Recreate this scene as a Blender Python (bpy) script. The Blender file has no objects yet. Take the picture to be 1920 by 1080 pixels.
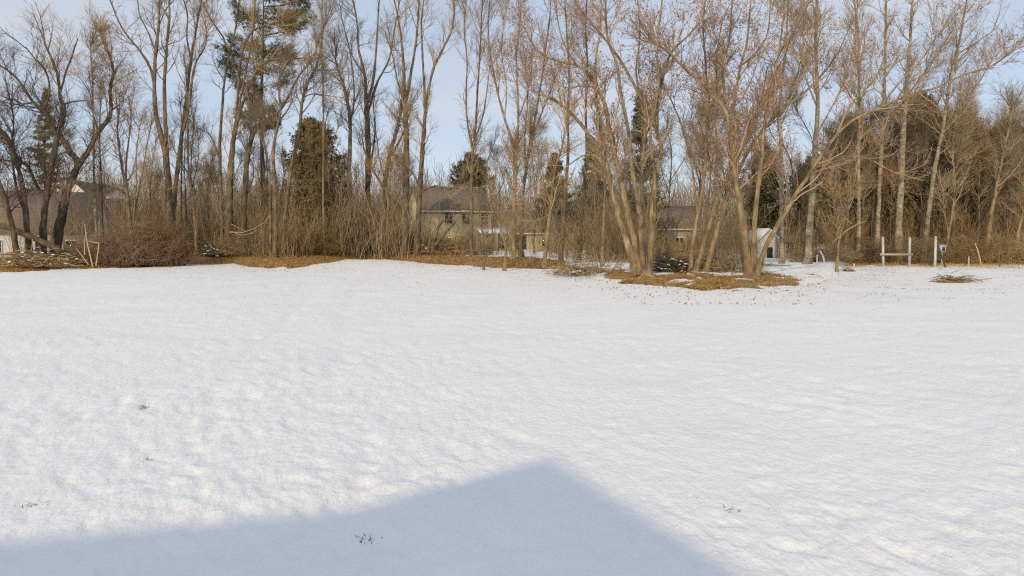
import bpy, math
import numpy as np
from mathutils import Vector

scene = bpy.context.scene
# ------------------------------------------------------------------ camera
F, CX, HY, CH = 1400.0, 960.0, 440.0, 1.7      # focal length in photo pixels, centre, horizon row, eye height
cam = bpy.data.cameras.new('camera')
cam_ob = bpy.data.objects.new('camera', cam)
scene.collection.objects.link(cam_ob)
cam.sensor_width = 36.0
cam.lens = 36.0 * F / 1920.0
cam.shift_y = -(540 - HY) / 1920.0
cam.clip_start, cam.clip_end = 0.05, 6000
cam_ob.location = (0, 0, CH)
cam_ob.rotation_euler = (math.pi / 2, 0, 0)
scene.camera = cam_ob

# ------------------------------------------------------------------ sky and sun
SUN_DIR = Vector((0.68, 2.03, -1.0)).normalized()          # the way the light travels
SUN_EL = math.asin(-SUN_DIR.z)
SUN_AZ = math.atan2(-SUN_DIR.x, -SUN_DIR.y)
world = bpy.data.worlds.new('World')
scene.world = world
world.use_nodes = True
wn, wl = world.node_tree.nodes, world.node_tree.links
wn.clear()
w_out = wn.new('ShaderNodeOutputWorld')
w_bg = wn.new('ShaderNodeBackground')
w_bg.inputs['Strength'].default_value = 0.118
sky = wn.new('ShaderNodeTexSky')
sky.sky_type = 'NISHITA'
sky.sun_disc = False
sky.sun_elevation = SUN_EL
sky.sun_rotation = SUN_AZ
sky.air_density, sky.dust_density, sky.ozone_density = 1.0, 0.3, 2.0
w_tc = wn.new('ShaderNodeTexCoord')
w_map = wn.new('ShaderNodeMapping')
w_map.inputs['Scale'].default_value = (1.1, 1.1, 4.2)
w_noise = wn.new('ShaderNodeTexNoise')
w_noise.inputs['Scale'].default_value = 2.3
w_noise.inputs['Detail'].default_value = 7
w_noise.inputs['Roughness'].default_value = 0.55
w_ramp = wn.new('ShaderNodeValToRGB')
w_ramp.color_ramp.elements[0].position = 0.40
w_ramp.color_ramp.elements[0].color = (0.74, 0.74, 0.74, 1)
w_ramp.color_ramp.elements[1].position = 0.72
w_ramp.color_ramp.elements[1].color = (0.95, 0.95, 0.95, 1)
w_mix = wn.new('ShaderNodeMixRGB')
w_veil = wn.new('ShaderNodeMixRGB')
w_veil.inputs[1].default_value = (3.9, 4.4, 5.3, 1)
w_veil.inputs[2].default_value = (4.6, 4.8, 5.2, 1)
w_rng = wn.new('ShaderNodeMapRange')
w_rng.inputs[1].default_value, w_rng.inputs[2].default_value = 0.44, 0.68
wl.new(w_noise.outputs['Fac'], w_rng.inputs[0])
wl.new(w_rng.outputs[0], w_veil.inputs[0])
wl.new(w_veil.outputs['Color'], w_mix.inputs[2])
wl.new(w_tc.outputs['Generated'], w_map.inputs['Vector'])
wl.new(w_map.outputs['Vector'], w_noise.inputs['Vector'])
wl.new(w_noise.outputs['Fac'], w_ramp.inputs['Fac'])
wl.new(w_ramp.outputs['Color'], w_mix.inputs[0])
wl.new(sky.outputs['Color'], w_mix.inputs[1])
wl.new(w_mix.outputs['Color'], w_bg.inputs['Color'])
wl.new(w_bg.outputs['Background'], w_out.inputs['Surface'])

sun = bpy.data.lights.new('sun', 'SUN')
sun.energy = 2.0
sun.angle = math.radians(0.55)
sun.color = (1.0, 0.79, 0.48)
sun_ob = bpy.data.objects.new('sun', sun)
sun_ob.rotation_euler = SUN_DIR.to_track_quat('-Z', 'Y').to_euler()
sun_ob.location = (-10, -20, 30)
scene.collection.objects.link(sun_ob)

vs = scene.view_settings
vs.view_transform = 'Standard'
vs.look = 'None'
vs.exposure = 0.29
vs.gamma = 1.0
vs.use_curve_mapping = False
scene.cycles.use_denoising = False
scene.cycles.filter_width = 1.2
scene.cycles.max_bounces = 6
scene.cycles.diffuse_bounces = 3
scene.cycles.caustics_reflective = False
scene.cycles.caustics_refractive = False

# ------------------------------------------------------------------ helpers
rng = np.random.default_rng(11)
COL = scene.collection


def tag(o, label=None, cat=None, group=None, kind=None):
    if label: o['label'] = label
    if cat: o['category'] = cat
    if group: o['group'] = group
    if kind: o['kind'] = kind
    return o


def empty(name, loc, label=None, cat=None, group=None, rz=0.0):
    o = bpy.data.objects.new(name, None)
    o.empty_display_size = 0.2
    o.location = loc
    o.rotation_euler = (0, 0, rz)
    COL.objects.link(o)
    return tag(o, label, cat, group)


class Mesh:
    """collects numpy vertex blocks with quads and triangles, then links ONE object"""
    def __init__(self):
        self.v, self.q, self.t, self.n = [], [], [], 0

    def add(self, v, q=None, t=None):
        v = np.asarray(v, float).reshape(-1, 3)
        if q is not None and len(q): self.q.append(np.asarray(q, np.int64).reshape(-1, 4) + self.n)
        if t is not None and len(t): self.t.append(np.asarray(t, np.int64).reshape(-1, 3) + self.n)
        self.v.append(v)
        self.n += len(v)
        return self

    def box(self, x0, x1, y0, y1, z0, z1):
        v = [(x, y, z) for z in (z0, z1) for y in (y0, y1) for x in (x0, x1)]
        return self.add(v, [(0, 2, 3, 1), (4, 5, 7, 6), (0, 1, 5, 4), (2, 6, 7, 3), (0, 4, 6, 2), (1, 3, 7, 5)])

    def tube(self, P, R, S=3, cap=True):
        """P (N,K,3) polylines, R (N,K) radii"""
        P = np.asarray(P, float); R = np.asarray(R, float)
        if P.ndim == 2: P, R = P[None], R[None]
        N, K, _ = P.shape
        T = np.empty_like(P)
        T[:, 1:-1] = P[:, 2:] - P[:, :-2]
        T[:, 0] = P[:, 1] - P[:, 0]
        T[:, -1] = P[:, -1] - P[:, -2]
        T /= np.linalg.norm(T, axis=2, keepdims=True) + 1e-9
        ref = np.zeros((N, 1, 3))
        m = T.mean(axis=1)
        ax = np.argmin(np.abs(m), axis=1)
        ref[np.arange(N), 0, ax] = 1
        U = np.cross(T, np.broadcast_to(ref, P.shape))
        U /= np.linalg.norm(U, axis=2, keepdims=True) + 1e-9
        W = np.cross(T, U)
        a = np.arange(S) * 2 * math.pi / S
        V = P[:, :, None] + R[:, :, None, None] * (U[:, :, None] * np.cos(a)[:, None] + W[:, :, None] * np.sin(a)[:, None])
        i = np.arange(N)[:, None, None] * K * S + np.arange(K - 1)[None, :, None] * S
        s = np.arange(S)[None, None, :]
        s2 = (s + 1) % S
        Q = np.stack([i + s, i + s2, i + S + s2, i + S + s], axis=-1).reshape(-1, 4)
        t = None
        if cap and S > 3:
            b = np.arange(N)[:, None] * K * S + (K - 1) * S
            k = np.arange(1, S - 1)[None]
            t = np.stack([b + 0 * k, b + k, b + k + 1], axis=-1).reshape(-1, 3)
        return self.add(V.reshape(-1, 3), Q, t)

    def build(self, name, mat, parent=None, off=(0, 0, 0), smooth=False):
        v = np.concatenate(self.v) - np.asarray(off, float)
        me = bpy.data.meshes.new(name)
        nq = sum(len(q) for q in self.q); nt = sum(len(t) for t in self.t)
        loops = np.concatenate([q.ravel() for q in self.q] + [t.ravel() for t in self.t]).astype(np.int32)
        starts = np.concatenate([np.arange(nq) * 4, nq * 4 + np.arange(nt) * 3]).astype(np.int32)
        me.vertices.add(len(v))
        me.vertices.foreach_set('co', v.astype(np.float32).ravel())
        me.loops.add(len(loops))
        me.loops.foreach_set('vertex_index', loops)
        me.polygons.add(nq + nt)
        me.polygons.foreach_set('loop_start', starts)
        if smooth:
            me.polygons.foreach_set('use_smooth', np.ones(nq + nt, bool))
        me.update(calc_edges=True)
        me.materials.append(mat)
        o = bpy.data.objects.new(name, me)
        COL.objects.link(o)
        if parent is not None: o.parent = parent
        return o


def copy_tree(o, parent=None):
    c = o.copy()
    COL.objects.link(c)
    c.parent = parent
    for ch in list(o.children): copy_tree(ch, c)
    return c


def world_pt(x, y, d):
    return np.array([(x - CX) / F * d, d, CH - (y - HY) / F * d])


def _hash(ix, iy, seed):
    h = (ix.astype(np.int64) * 374761393 + iy.astype(np.int64) * 668265263 + seed * 982451653) & 0xffffffff
    h = ((h ^ (h >> 13)) * 1274126177) & 0xffffffff
    return ((h ^ (h >> 16)) & 0xffff) / 65535.0


def noise2(x, y, seed=0):
    x = np.asarray(x, float); y = np.asarray(y, float)
    ix, iy = np.floor(x), np.floor(y)
    fx, fy = x - ix, y - iy
    def g(a, b):
        an = _hash(a, b, seed) * 2 * math.pi
        return np.cos(an) * (x - a) + np.sin(an) * (y - b)
    u, v = fx * fx * fx * (fx * (fx * 6 - 15) + 10), fy * fy * fy * (fy * (fy * 6 - 15) + 10)
    a = g(ix, iy) * (1 - u) + g(ix + 1, iy) * u
    b = g(ix, iy + 1) * (1 - u) + g(ix + 1, iy + 1) * u
    return (a * (1 - v) + b * v) * 1.5


def sstep(a, b, x):
    t = np.clip((x - a) / (b - a), 0, 1)
    return t * t * (3 - 2 * t)


# ------------------------------------------------------------------ materials
def nodes(name):
    m = bpy.data.materials.new(name)
    m.use_nodes = True
    n, l = m.node_tree.nodes, m.node_tree.links
    return m, n, l, n['Principled BSDF']


def mat(name, c1, c2=None, scale=4.0, rough=0.85, bump=0.0, stretch=(1, 1, 1), detail=5, island=0.0, spec=0.25, dist=0.02):
    m, n, l, p = nodes(name)
    p.inputs['Roughness'].default_value = rough
    p.inputs['Specular IOR Level'].default_value = spec
    if c2 is None:
        p.inputs['Base Color'].default_value = (*c1, 1)
        return m
    tc = n.new('ShaderNodeTexCoord')
    mp = n.new('ShaderNodeMapping')
    mp.inputs['Scale'].default_value = stretch
    nz = n.new('ShaderNodeTexNoise')
    nz.inputs['Scale'].default_value = scale
    nz.inputs['Detail'].default_value = detail
    nz.inputs['Roughness'].default_value = 0.6
    l.new(tc.outputs['Object'], mp.inputs['Vector'])
    l.new(mp.outputs['Vector'], nz.inputs['Vector'])
    rp = n.new('ShaderNodeValToRGB')
    rp.color_ramp.elements[0].position, rp.color_ramp.elements[1].position = 0.34, 0.66
    rp.color_ramp.elements[0].color = (*c1, 1)
    rp.color_ramp.elements[1].color = (*c2, 1)
    fac = nz.outputs['Fac']
    if island:
        ge = n.new('ShaderNodeNewGeometry')
        mx = n.new('ShaderNodeMix')
        mx.inputs[0].default_value = island
        l.new(nz.outputs['Fac'], mx.inputs[2])
        l.new(ge.outputs['Random Per Island'], mx.inputs[3])
        fac = mx.outputs[0]
    l.new(fac, rp.inputs['Fac'])
    if island:                                   # every tree or bush a little different
        oi = n.new('ShaderNodeObjectInfo')
        hs = n.new('ShaderNodeHueSaturation')
        m1 = n.new('ShaderNodeMapRange'); m1.inputs[3].default_value, m1.inputs[4].default_value = 0.78, 1.22
        l.new(oi.outputs['Random'], m1.inputs[0]); l.new(m1.outputs[0], hs.inputs['Value'])
        m2 = n.new('ShaderNodeMath'); m2.operation = 'MULTIPLY_ADD'; m2.inputs[1].default_value = 7.31; m2.inputs[2].default_value = 0.0
        m3 = n.new('ShaderNodeMath'); m3.operation = 'FRACT'
        m4 = n.new('ShaderNodeMapRange'); m4.inputs[3].default_value, m4.inputs[4].default_value = 0.88, 1.25
        l.new(oi.outputs['Random'], m2.inputs[0]); l.new(m2.outputs[0], m3.inputs[0]); l.new(m3.outputs[0], m4.inputs[0])
        l.new(m4.outputs[0], hs.inputs['Saturation'])
        l.new(rp.outputs['Color'], hs.inputs['Color']); l.new(hs.outputs['Color'], p.inputs['Base Color'])
    else:
        l.new(rp.outputs['Color'], p.inputs['Base Color'])
    if bump:
        b = n.new('ShaderNodeBump')
        b.inputs['Strength'].default_value = bump
        b.inputs['Distance'].default_value = dist
        l.new(nz.outputs['Fac'], b.inputs['Height'])
        l.new(b.outputs['Normal'], p.inputs['Normal'])
    return m


def bark(name, c1, c2, lichen, scale=11.0, bump=1.0, stretch=(1, 1, 0.22), dist=0.05, amount=0.45):
    m = mat(name, c1, c2, scale, 0.9, bump, stretch, dist=dist)
    n, l = m.node_tree.nodes, m.node_tree.links
    p = n['Principled BSDF']
    src = p.inputs['Base Color'].links[0].from_socket
    tc = n.new('ShaderNodeTexCoord')
    a = n.new('ShaderNodeTexNoise'); a.inputs['Scale'].default_value = 1.7; a.inputs['Detail'].default_value = 7; a.inputs['Roughness'].default_value = 0.7
    l.new(tc.outputs['Object'], a.inputs['Vector'])
    r = n.new('ShaderNodeValToRGB')
    r.color_ramp.elements[0].position, r.color_ramp.elements[1].position = 0.46, 0.68
    r.color_ramp.elements[0].color = (0, 0, 0, 1); r.color_ramp.elements[1].color = (amount, amount, amount, 1)
    l.new(a.outputs['Fac'], r.inputs['Fac'])
    mx = n.new('ShaderNodeMixRGB')
    mx.inputs[2].default_value = (*lichen, 1)
    l.new(r.outputs['Color'], mx.inputs[0]); l.new(src, mx.inputs[1])
    b = n.new('ShaderNodeTexNoise'); b.inputs['Scale'].default_value = 3.1; b.inputs['Detail'].default_value = 5
    mp = n.new('ShaderNodeMapping'); mp.inputs['Scale'].default_value = (1, 1, 0.6); mp.inputs['Location'].default_value = (7, 3, 5)
    l.new(tc.outputs['Object'], mp.inputs['Vector']); l.new(mp.outputs['Vector'], b.inputs['Vector'])
    mr = n.new('ShaderNodeMapRange'); mr.inputs[1].default_value, mr.inputs[2].default_value = 0.3, 0.7
    mr.inputs[3].default_value, mr.inputs[4].default_value = 0.45, 1.28
    l.new(b.outputs['Fac'], mr.inputs[0])
    mu = n.new('ShaderNodeMixRGB'); mu.blend_type = 'MULTIPLY'; mu.inputs[0].default_value = 1.0
    l.new(mx.outputs['Color'], mu.inputs[1]); l.new(mr.outputs[0], mu.inputs[2])
    l.new(mu.outputs['Color'], p.inputs['Base Color'])
    return m


def let_through(m, amount=0.4):
    n, l = m.node_tree.nodes, m.node_tree.links
    p, out = n['Principled BSDF'], n['Material Output']
    t = n.new('ShaderNodeBsdfTranslucent')
    l.new(p.inputs['Base Color'].links[0].from_socket, t.inputs['Color'])
    mx = n.new('ShaderNodeMixShader'); mx.inputs[0].default_value = amount
    l.new(p.outputs[0], mx.inputs[1]); l.new(t.outputs[0], mx.inputs[2]); l.new(mx.outputs[0], out.inputs['Surface'])


M = {}
BST = (1, 1, 0.22)
M['bark_tan'] = bark('bark_tan', (0.20, 0.14, 0.075), (0.40, 0.295, 0.17), (0.40, 0.36, 0.24))
M['bark_grey'] = bark('bark_grey', (0.105, 0.078, 0.050), (0.27, 0.205, 0.13), (0.27, 0.25, 0.17))
M['bark_dark'] = bark('bark_dark', (0.065, 0.048, 0.033), (0.175, 0.132, 0.088), (0.20, 0.19, 0.13), bump=1.0, dist=0.06)
M['bark_pale'] = bark('bark_pale', (0.20, 0.155, 0.10), (0.47, 0.395, 0.285), (0.14, 0.105, 0.07), 5, 0.5, (1, 1, 1.8), 0.03, 0.7)
M['dead_wood'] = mat('dead_wood', (0.38, 0.28, 0.16), (0.60, 0.47, 0.29), 6, 0.85, 0.3, BST)
M['branch_tan'] = mat('branch_tan', (0.25, 0.18, 0.105), (0.52, 0.395, 0.245), 1.5, 0.85, island=0.6)
M['branch_grey'] = mat('branch_grey', (0.149, 0.115, 0.084), (0.351, 0.277, 0.196), 1.5, 0.85, island=0.6)
M['branch_dark'] = mat('branch_dark', (0.088, 0.062, 0.049), (0.23, 0.169, 0.121), 1.5, 0.85, island=0.6)
M['branch_red'] = mat('branch_red', (0.24, 0.16, 0.1), (0.5, 0.365, 0.24), 1.5, 0.85, island=0.6)
M['bud_red'] = mat('bud_red', (0.34, 0.16, 0.115), (0.52, 0.31, 0.22), 2, 0.7, island=0.8)
M['brush'] = mat('brush', (0.17, 0.118, 0.067), (0.47, 0.35, 0.215), 0.5, 0.9, island=0.7)
M['bramble'] = mat('bramble', (0.21, 0.122, 0.074), (0.49, 0.325, 0.205), 0.8, 0.9, island=0.7)
M['far_wood'] = mat('far_wood', (0.19, 0.135, 0.092), (0.4, 0.3, 0.205), 0.12, 0.9, island=0.5)
M['needle_pine'] = mat('needle_pine', (0.055, 0.062, 0.028), (0.19, 0.19, 0.085), 0.8, 0.7, island=0.55)
M['needle_spruce'] = mat('needle_spruce', (0.07, 0.08, 0.048), (0.24, 0.225, 0.125), 0.8, 0.7, island=0.55)
M['needle_cedar'] = mat('needle_cedar', (0.16, 0.14, 0.062), (0.44, 0.37, 0.18), 0.7, 0.75, island=0.5)
M['needle_brown'] = mat('needle_brown', (0.20, 0.155, 0.085), (0.48, 0.38, 0.21), 0.7, 0.75, island=0.5)
M['leaf'] = mat('fallen_leaf', (0.3, 0.18, 0.07), (0.7, 0.48, 0.23), 1.2, 0.8, island=0.75)
M['dry_grass'] = mat('dry_grass', (0.42, 0.27, 0.1), (0.72, 0.53, 0.26), 1.0, 0.8, island=0.7)
M['green_grass'] = mat('tuft_grass', (0.13, 0.11, 0.04), (0.38, 0.31, 0.14), 6.0, 0.8, island=0.8)
for k_ in ('needle_pine', 'needle_spruce', 'needle_cedar', 'needle_brown', 'leaf', 'dry_grass'):
    let_through(M[k_])
M['white_paint'] = mat('white_paint', (0.5, 0.48, 0.43), (0.72, 0.7, 0.65), 9, 0.6, 0.1)
M['snow_cap'] = mat('snow_cap', (0.78, 0.80, 0.83), (0.86, 0.87, 0.89), 4, 0.6, 0.3)
M['green_metal'] = mat('green_metal', (0.03, 0.06, 0.04), (0.06, 0.10, 0.06), 9, 0.5)
M['grey_metal'] = mat('grey_metal', (0.36, 0.37, 0.37), (0.50, 0.50, 0.49), 9, 0.45)
M['black'] = mat('black_plastic', (0.02, 0.02, 0.02), (0.04, 0.04, 0.04), 9, 0.5)
M['wood_rail'] = mat('weathered_rail', (0.36, 0.29, 0.20), (0.55, 0.47, 0.35), 9, 0.8)
M['siding_yellow'] = mat('siding_yellow', (0.54, 0.475, 0.27), (0.66, 0.585, 0.36), 1.4, 0.7, stretch=(1, 1, 8))
M['siding_grey'] = mat('siding_grey_green', (0.24, 0.23, 0.17), (0.33, 0.31, 0.235), 1.4, 0.7, stretch=(1, 1, 8))
M['siding_beige'] = mat('siding_beige', (0.40, 0.33, 0.235), (0.52, 0.44, 0.32), 1.4, 0.7, stretch=(1, 1, 8))
M['siding_white'] = mat('siding_white', (0.64, 0.64, 0.66), (0.76, 0.75, 0.75), 1.4, 0.7, stretch=(1, 1, 8))
M['shingle_brown'] = mat('shingle_brown', (0.14, 0.105, 0.075), (0.255, 0.2, 0.145), 3.0, 0.9, 0.3, (1, 1, 5))
M['shingle_dark'] = mat('shingle_dark', (0.030, 0.032, 0.036), (0.075, 0.075, 0.08), 3.0, 0.9, 0.3, (1, 1, 5))
M['trim'] = mat('trim_paint', (0.62, 0.58, 0.46), (0.74, 0.70, 0.58), 3, 0.6)
gm, gn, gl, gp = nodes('window_glass')
gp.inputs['Base Color'].default_value = (0.02, 0.025, 0.03, 1)
gp.inputs['Roughness'].default_value = 0.06
M['glass'] = gm

# ------------------------------------------------------------------ the ground
EDGE_X = np.array([-4000, -400, 0, 130, 250, 350, 430, 480, 540, 640, 690, 760, 900, 1040, 1062, 1085, 1200, 1300, 1420, 1500, 1545, 1570, 1610, 1800, 1920, 2300, 6000.])
EDGE_Y = np.array([512, 512, 511, 505, 501, 496, 495, 498, 502, 494, 489, 493, 502, 506, 512, 522, 536, 541, 540, 537, 530, 503, 497, 497, 495, 495, 495.])


def pix_x(X, Y):
    return CX + F * X / np.maximum(Y, 0.5)


def edge_depth(px):
    return CH * F / (np.interp(px, EDGE_X, EDGE_Y) - HY)


def terrain(X, Y):
    """large shapes of the ground, without the snow's relief"""
    X = np.asarray(X, float); Y = np.asarray(Y, float)
    z = 0.10 * noise2(X / 14, Y / 14, 3) * sstep(8, 30, Y)
    z = z + 0.16 * np.exp(-(((X + 8.8) / 3.0) ** 2 + ((Y - 44) / 5.0) ** 2))
    px = pix_x(X, Y)
    ins = Y - edge_depth(px)
    bank = np.interp(px, [1000, 1060, 1500, 1560, 2000], [0.42, 0.17, 0.12, 0.20, 0.25])
    deep = np.interp(px, [1000, 1060, 1500, 1560], [5.0, 3.2, 3.2, 5.0])
    z = z + bank * sstep(-0.08, 1.0, ins / deep) * (1 - 0.8 * sstep(56, 74, Y)) * (Y > 5)
    z = z - 0.10 * np.exp(-(((X + 12.5) / 2.6) ** 2 + ((Y - 40) / 5.0) ** 2))
    return z


def litter(X, Y):
    """0 snow .. 1 leaf litter"""
    px = pix_x(X, Y)
    d0 = edge_depth(px)
    inside = Y - d0
    wob = 1.6 * noise2(X / 2.2, Y / 3.5, 21) + 0.8 * noise2(X / 0.7, Y / 1.2, 22)
    clump = sstep(1045, 1075, px) * (1 - sstep(1505, 1535, px))
    band = np.where(clump > 0.5, 3.6, 4.5)
    solid = sstep(-0.35, 0.5, inside + wob * np.where(clump > 0.5, 1.0, 0.7))
    behind = sstep(band, band + 2.0, inside + wob)
    patch = 0.52 + 0.75 * noise2(X / 2.4, Y / 4.0, 33) + 0.4 * noise2(X / 0.8, Y / 1.1, 34)
    patch = patch - 0.38 * clump
    yard = np.exp(-(((px - 1000) / 75.0) ** 4)) * sstep(43, 46, Y) * (1 - sstep(60, 66, Y))
    patch = patch - 0.7 * yard
    fade = 1 - sstep(1440, 1540, px + 60 * noise2(X / 1.1, Y / 0.9, 47)) * (1 - sstep(1560, 1620, px))
    m = (solid * (1 - behind) + behind * patch * solid) * (0.25 + 0.75 * fade)
    m = m - 0.6 * clump * solid * (1 - behind) * sstep(0.05, 0.4, noise2(X / 1.3, Y / 0.8, 48) + 0.5 * noise2(X / 0.4, Y / 0.3, 49))
    m = m + 0.40 * (1 - solid) * sstep(24, 33, Y) * sstep(1440, 1600, px) * sstep(0.10, 0.42, noise2(X / 2.2, Y / 1.5, 41) + 0.4 * noise2(X / 0.5, Y / 0.6, 42))
    m = m + 0.75 * np.exp(-(((px - 1670) / 55.0) ** 4 + ((Y - 23.9) / 0.5) ** 2)) * (0.6 + noise2(X / 0.5, Y / 0.4, 43))
    # small thin spots on the mound where the grass shows
    m = m + 0.55 * (1 - solid) * np.exp(-(((X + 9.6) / 1.1) ** 2 + ((Y - 37.5) / 1.0) ** 2)) * (0.6 + noise2(X / 0.6, Y / 0.6, 45))
    return np.clip(m, 0, 1)


def snow_relief(X, Y):
    r = np.hypot(X, Y)
    a = math.radians(27)
    u = X * math.sin(a) - Y * math.cos(a)      # along the wind
    v = X * math.cos(a) + Y * math.sin(a)
    wx = 0.25 * noise2(X / 0.9, Y / 0.9, 5)
    big = 0.016 * noise2(X / 2.6, Y / 2.6, 6) + 0.013 * noise2(X / 1.1, Y / 1.1, 7)
    n1 = noise2(u / 0.62 + wx, v / 0.30 + wx, 8)
    n2 = noise2(u / 0.27 + wx, v / 0.17 - wx, 9)
    n3 = noise2(u / 0.13, v / 0.09, 10)
    scal = 0.013 * (0.5 - np.abs(n1)) + 0.005 * n1 + 0.017 * (0.4 - np.abs(n2)) + 0.005 * n2 + 0.009 * (0.4 - np.abs(n3)) + 0.003 * n3
    pit = -0.006 * sstep(0.42, 0.62, noise2(X / 0.42, Y / 0.42, 12)) * sstep(-0.1, 0.25, noise2(X / 3.2, Y / 3.2, 13))
    # two faint wheel tracks towards the mound
    t = np.clip((Y - 5.0) / 38.0, 0, 1.2)
    xc = -2.45 - 5.9 * t + 0.25 * np.sin(Y / 5.0)
    rut = sum(np.exp(-((X - xc - o) / 0.17) ** 2) for o in (-0.55, 0.65))
    mod = 0.70 + 0.6 * sstep(-0.45, 0.55, noise2(X / 3.4, Y / 3.0, 15) + 0.5 * noise2(X / 1.2, Y / 1.4, 16))
    tr = -0.013 * rut * sstep(5.5, 8, Y)
    for k in range(16):                       # an old line of footprints on the left
        fx, fy = -1.9 - 0.20 * k - 0.12 * math.sin(k * 1.3) + 0.11 * (-1) ** k, 4.3 + 0.66 * k
        q = ((X - fx) / 0.075) ** 2 + ((Y - fy) / 0.15) ** 2
        tr = tr - 0.018 * np.exp(-q ** 1.5) + 0.004 * np.exp(-(np.sqrt(q) - 1.5) ** 2 / 0.1)
    amp = sstep(0.2, 1.0, r)
    return (big + scal * 1.25 * mod + pit + tr) * amp


def ground_z(X, Y):
    return terrain(X, Y)


def build_ground():
    front = np.linspace(-50, 50, 400)
    back = np.linspace(52, 308, 70)[1:-1]
    ang = np.radians(np.concatenate([front, back]))
    r = np.concatenate([[0.25, 0.7, 1.2], np.geomspace(1.7, 70, 350), np.geomspace(74, 3500, 26)])
    A, Rr = np.meshgrid(ang, r)
    X, Y = Rr * np.sin(A), Rr * np.cos(A)
    lit = litter(X, Y) * (Y > 5)
    z = terrain(X, Y) * (Rr < 200) + snow_relief(X, Y) * (1 - 0.75 * sstep(0.3, 0.8, lit)) * (1 - sstep(60, 90, Rr))
    z = z - 0.03 * sstep(0.4, 0.75, lit)
    nr, na = X.shape
    V = np.stack([X, Y, z], -1).reshape(-1, 3)
    i = np.arange(nr - 1)[:, None] * na
    j = np.arange(na)[None]
    j2 = (j + 1) % na
    Q = np.stack([i + j, i + na + j, i + na + j2, i + j2], -1).reshape(-1, 4)
    ms = Mesh()
    c = len(V)
    V = np.concatenate([V, [[0, 0, 0]]])
    T = np.stack([np.full(na, c), np.arange(na), (np.arange(na) + 1) % na], -1)
    ms.add(V, Q, T)
    m, n, l, p = nodes('snow_and_litter')
    at = n.new('ShaderNodeAttribute'); at.attribute_name = 'litter'
    tc = n.new('ShaderNodeTexCoord')
    nz = n.new('ShaderNodeTexNoise'); nz.inputs['Scale'].default_value = 3.2; nz.inputs['Detail'].default_value = 8
    nz.inputs['Roughness'].default_value = 0.7
    l.new(tc.outputs['Object'], nz.inputs['Vector'])
    ad = n.new('ShaderNodeMath'); ad.operation = 'MULTIPLY_ADD'
    ad.inputs[1].default_value = 0.9
    ad.inputs[2].default_value = -0.45
    l.new(nz.outputs['Fac'], ad.inputs[0])
    sm = n.new('ShaderNodeMath'); sm.operation = 'ADD'
    l.new(at.outputs['Fac'], sm.inputs[0]); l.new(ad.outputs[0], sm.inputs[1])
    mr = n.new('ShaderNodeMapRange'); mr.interpolation_type = 'SMOOTHSTEP'
    mr.inputs[1].default_value, mr.inputs[2].default_value = 0.38, 0.58
    l.new(sm.outputs[0], mr.inputs[0])
    # litter colour
    n2 = n.new('ShaderNodeTexNoise'); n2.inputs['Scale'].default_value = 9; n2.inputs['Detail'].default_value = 8; n2.inputs['Roughness'].default_value = 0.75
    l.new(tc.outputs['Object'], n2.inputs['Vector'])
    r2 = n.new('ShaderNodeValToRGB')
    r2.color_ramp.elements[0].position, r2.color_ramp.elements[1].position = 0.35, 0.68
    r2.color_ramp.elements[0].color = (0.24, 0.145, 0.065, 1)
    r2.color_ramp.elements[1].color = (0.58, 0.41, 0.21, 1)
    l.new(n2.outputs['Fac'], r2.inputs['Fac'])
    # snow colour, a little dirt far off
    n3 = n.new('ShaderNodeTexNoise'); n3.inputs['Scale'].default_value = 0.45; n3.inputs['Detail'].default_value = 9; n3.inputs['Roughness'].default_value = 0.68
    l.new(tc.outputs['Object'], n3.inputs['Vector'])
    r3 = n.new('ShaderNodeValToRGB')
    r3.color_ramp.elements[0].position, r3.color_ramp.elements[1].position = 0.3, 0.7
    r3.color_ramp.elements[0].color = (0.875, 0.875, 0.87, 1)
    r3.color_ramp.elements[1].color = (0.95, 0.95, 0.945, 1)
    l.new(n3.outputs['Fac'], r3.inputs['Fac'])
    mx = n.new('ShaderNodeMixRGB')
    l.new(mr.outputs[0], mx.inputs[0]); l.new(r3.outputs['Color'], mx.inputs[1]); l.new(r2.outputs['Color'], mx.inputs[2])
    l.new(mx.outputs['Color'], p.inputs['Base Color'])
    p.inputs['Roughness'].default_value = 0.75
    p.inputs['Specular IOR Level'].default_value = 0.2
    # fine relief
    n4 = n.new('ShaderNodeTexNoise'); n4.inputs['Scale'].default_value = 20; n4.inputs['Detail'].default_value = 6
    n4.inputs['Roughness'].default_value = 0.6
    mp = n.new('ShaderNodeMapping'); mp.inputs['Rotation'].default_value = (0, 0, math.radians(-27)); mp.inputs['Scale'].default_value = (1.0, 0.55, 1)
    l.new(tc.outputs['Object'], mp.inputs['Vector']); l.new(mp.outputs['Vector'], n4.inputs['Vector'])
    b = n.new('ShaderNodeBump'); b.inputs['Strength'].default_value = 0.9; b.inputs['Distance'].default_value = 0.025
    l.new(n4.outputs['Fac'], b.inputs['Height']); l.new(b.outputs['Normal'], p.inputs['Normal'])
    g = ms.build('ground', m, smooth=True)
    g['kind'] = 'structure'
    a = g.data.attributes.new('litter', 'FLOAT', 'POINT')
    a.data.foreach_set('value', np.concatenate([lit.ravel(), [0]]).astype(np.float32))
    return g


build_ground()


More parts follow.
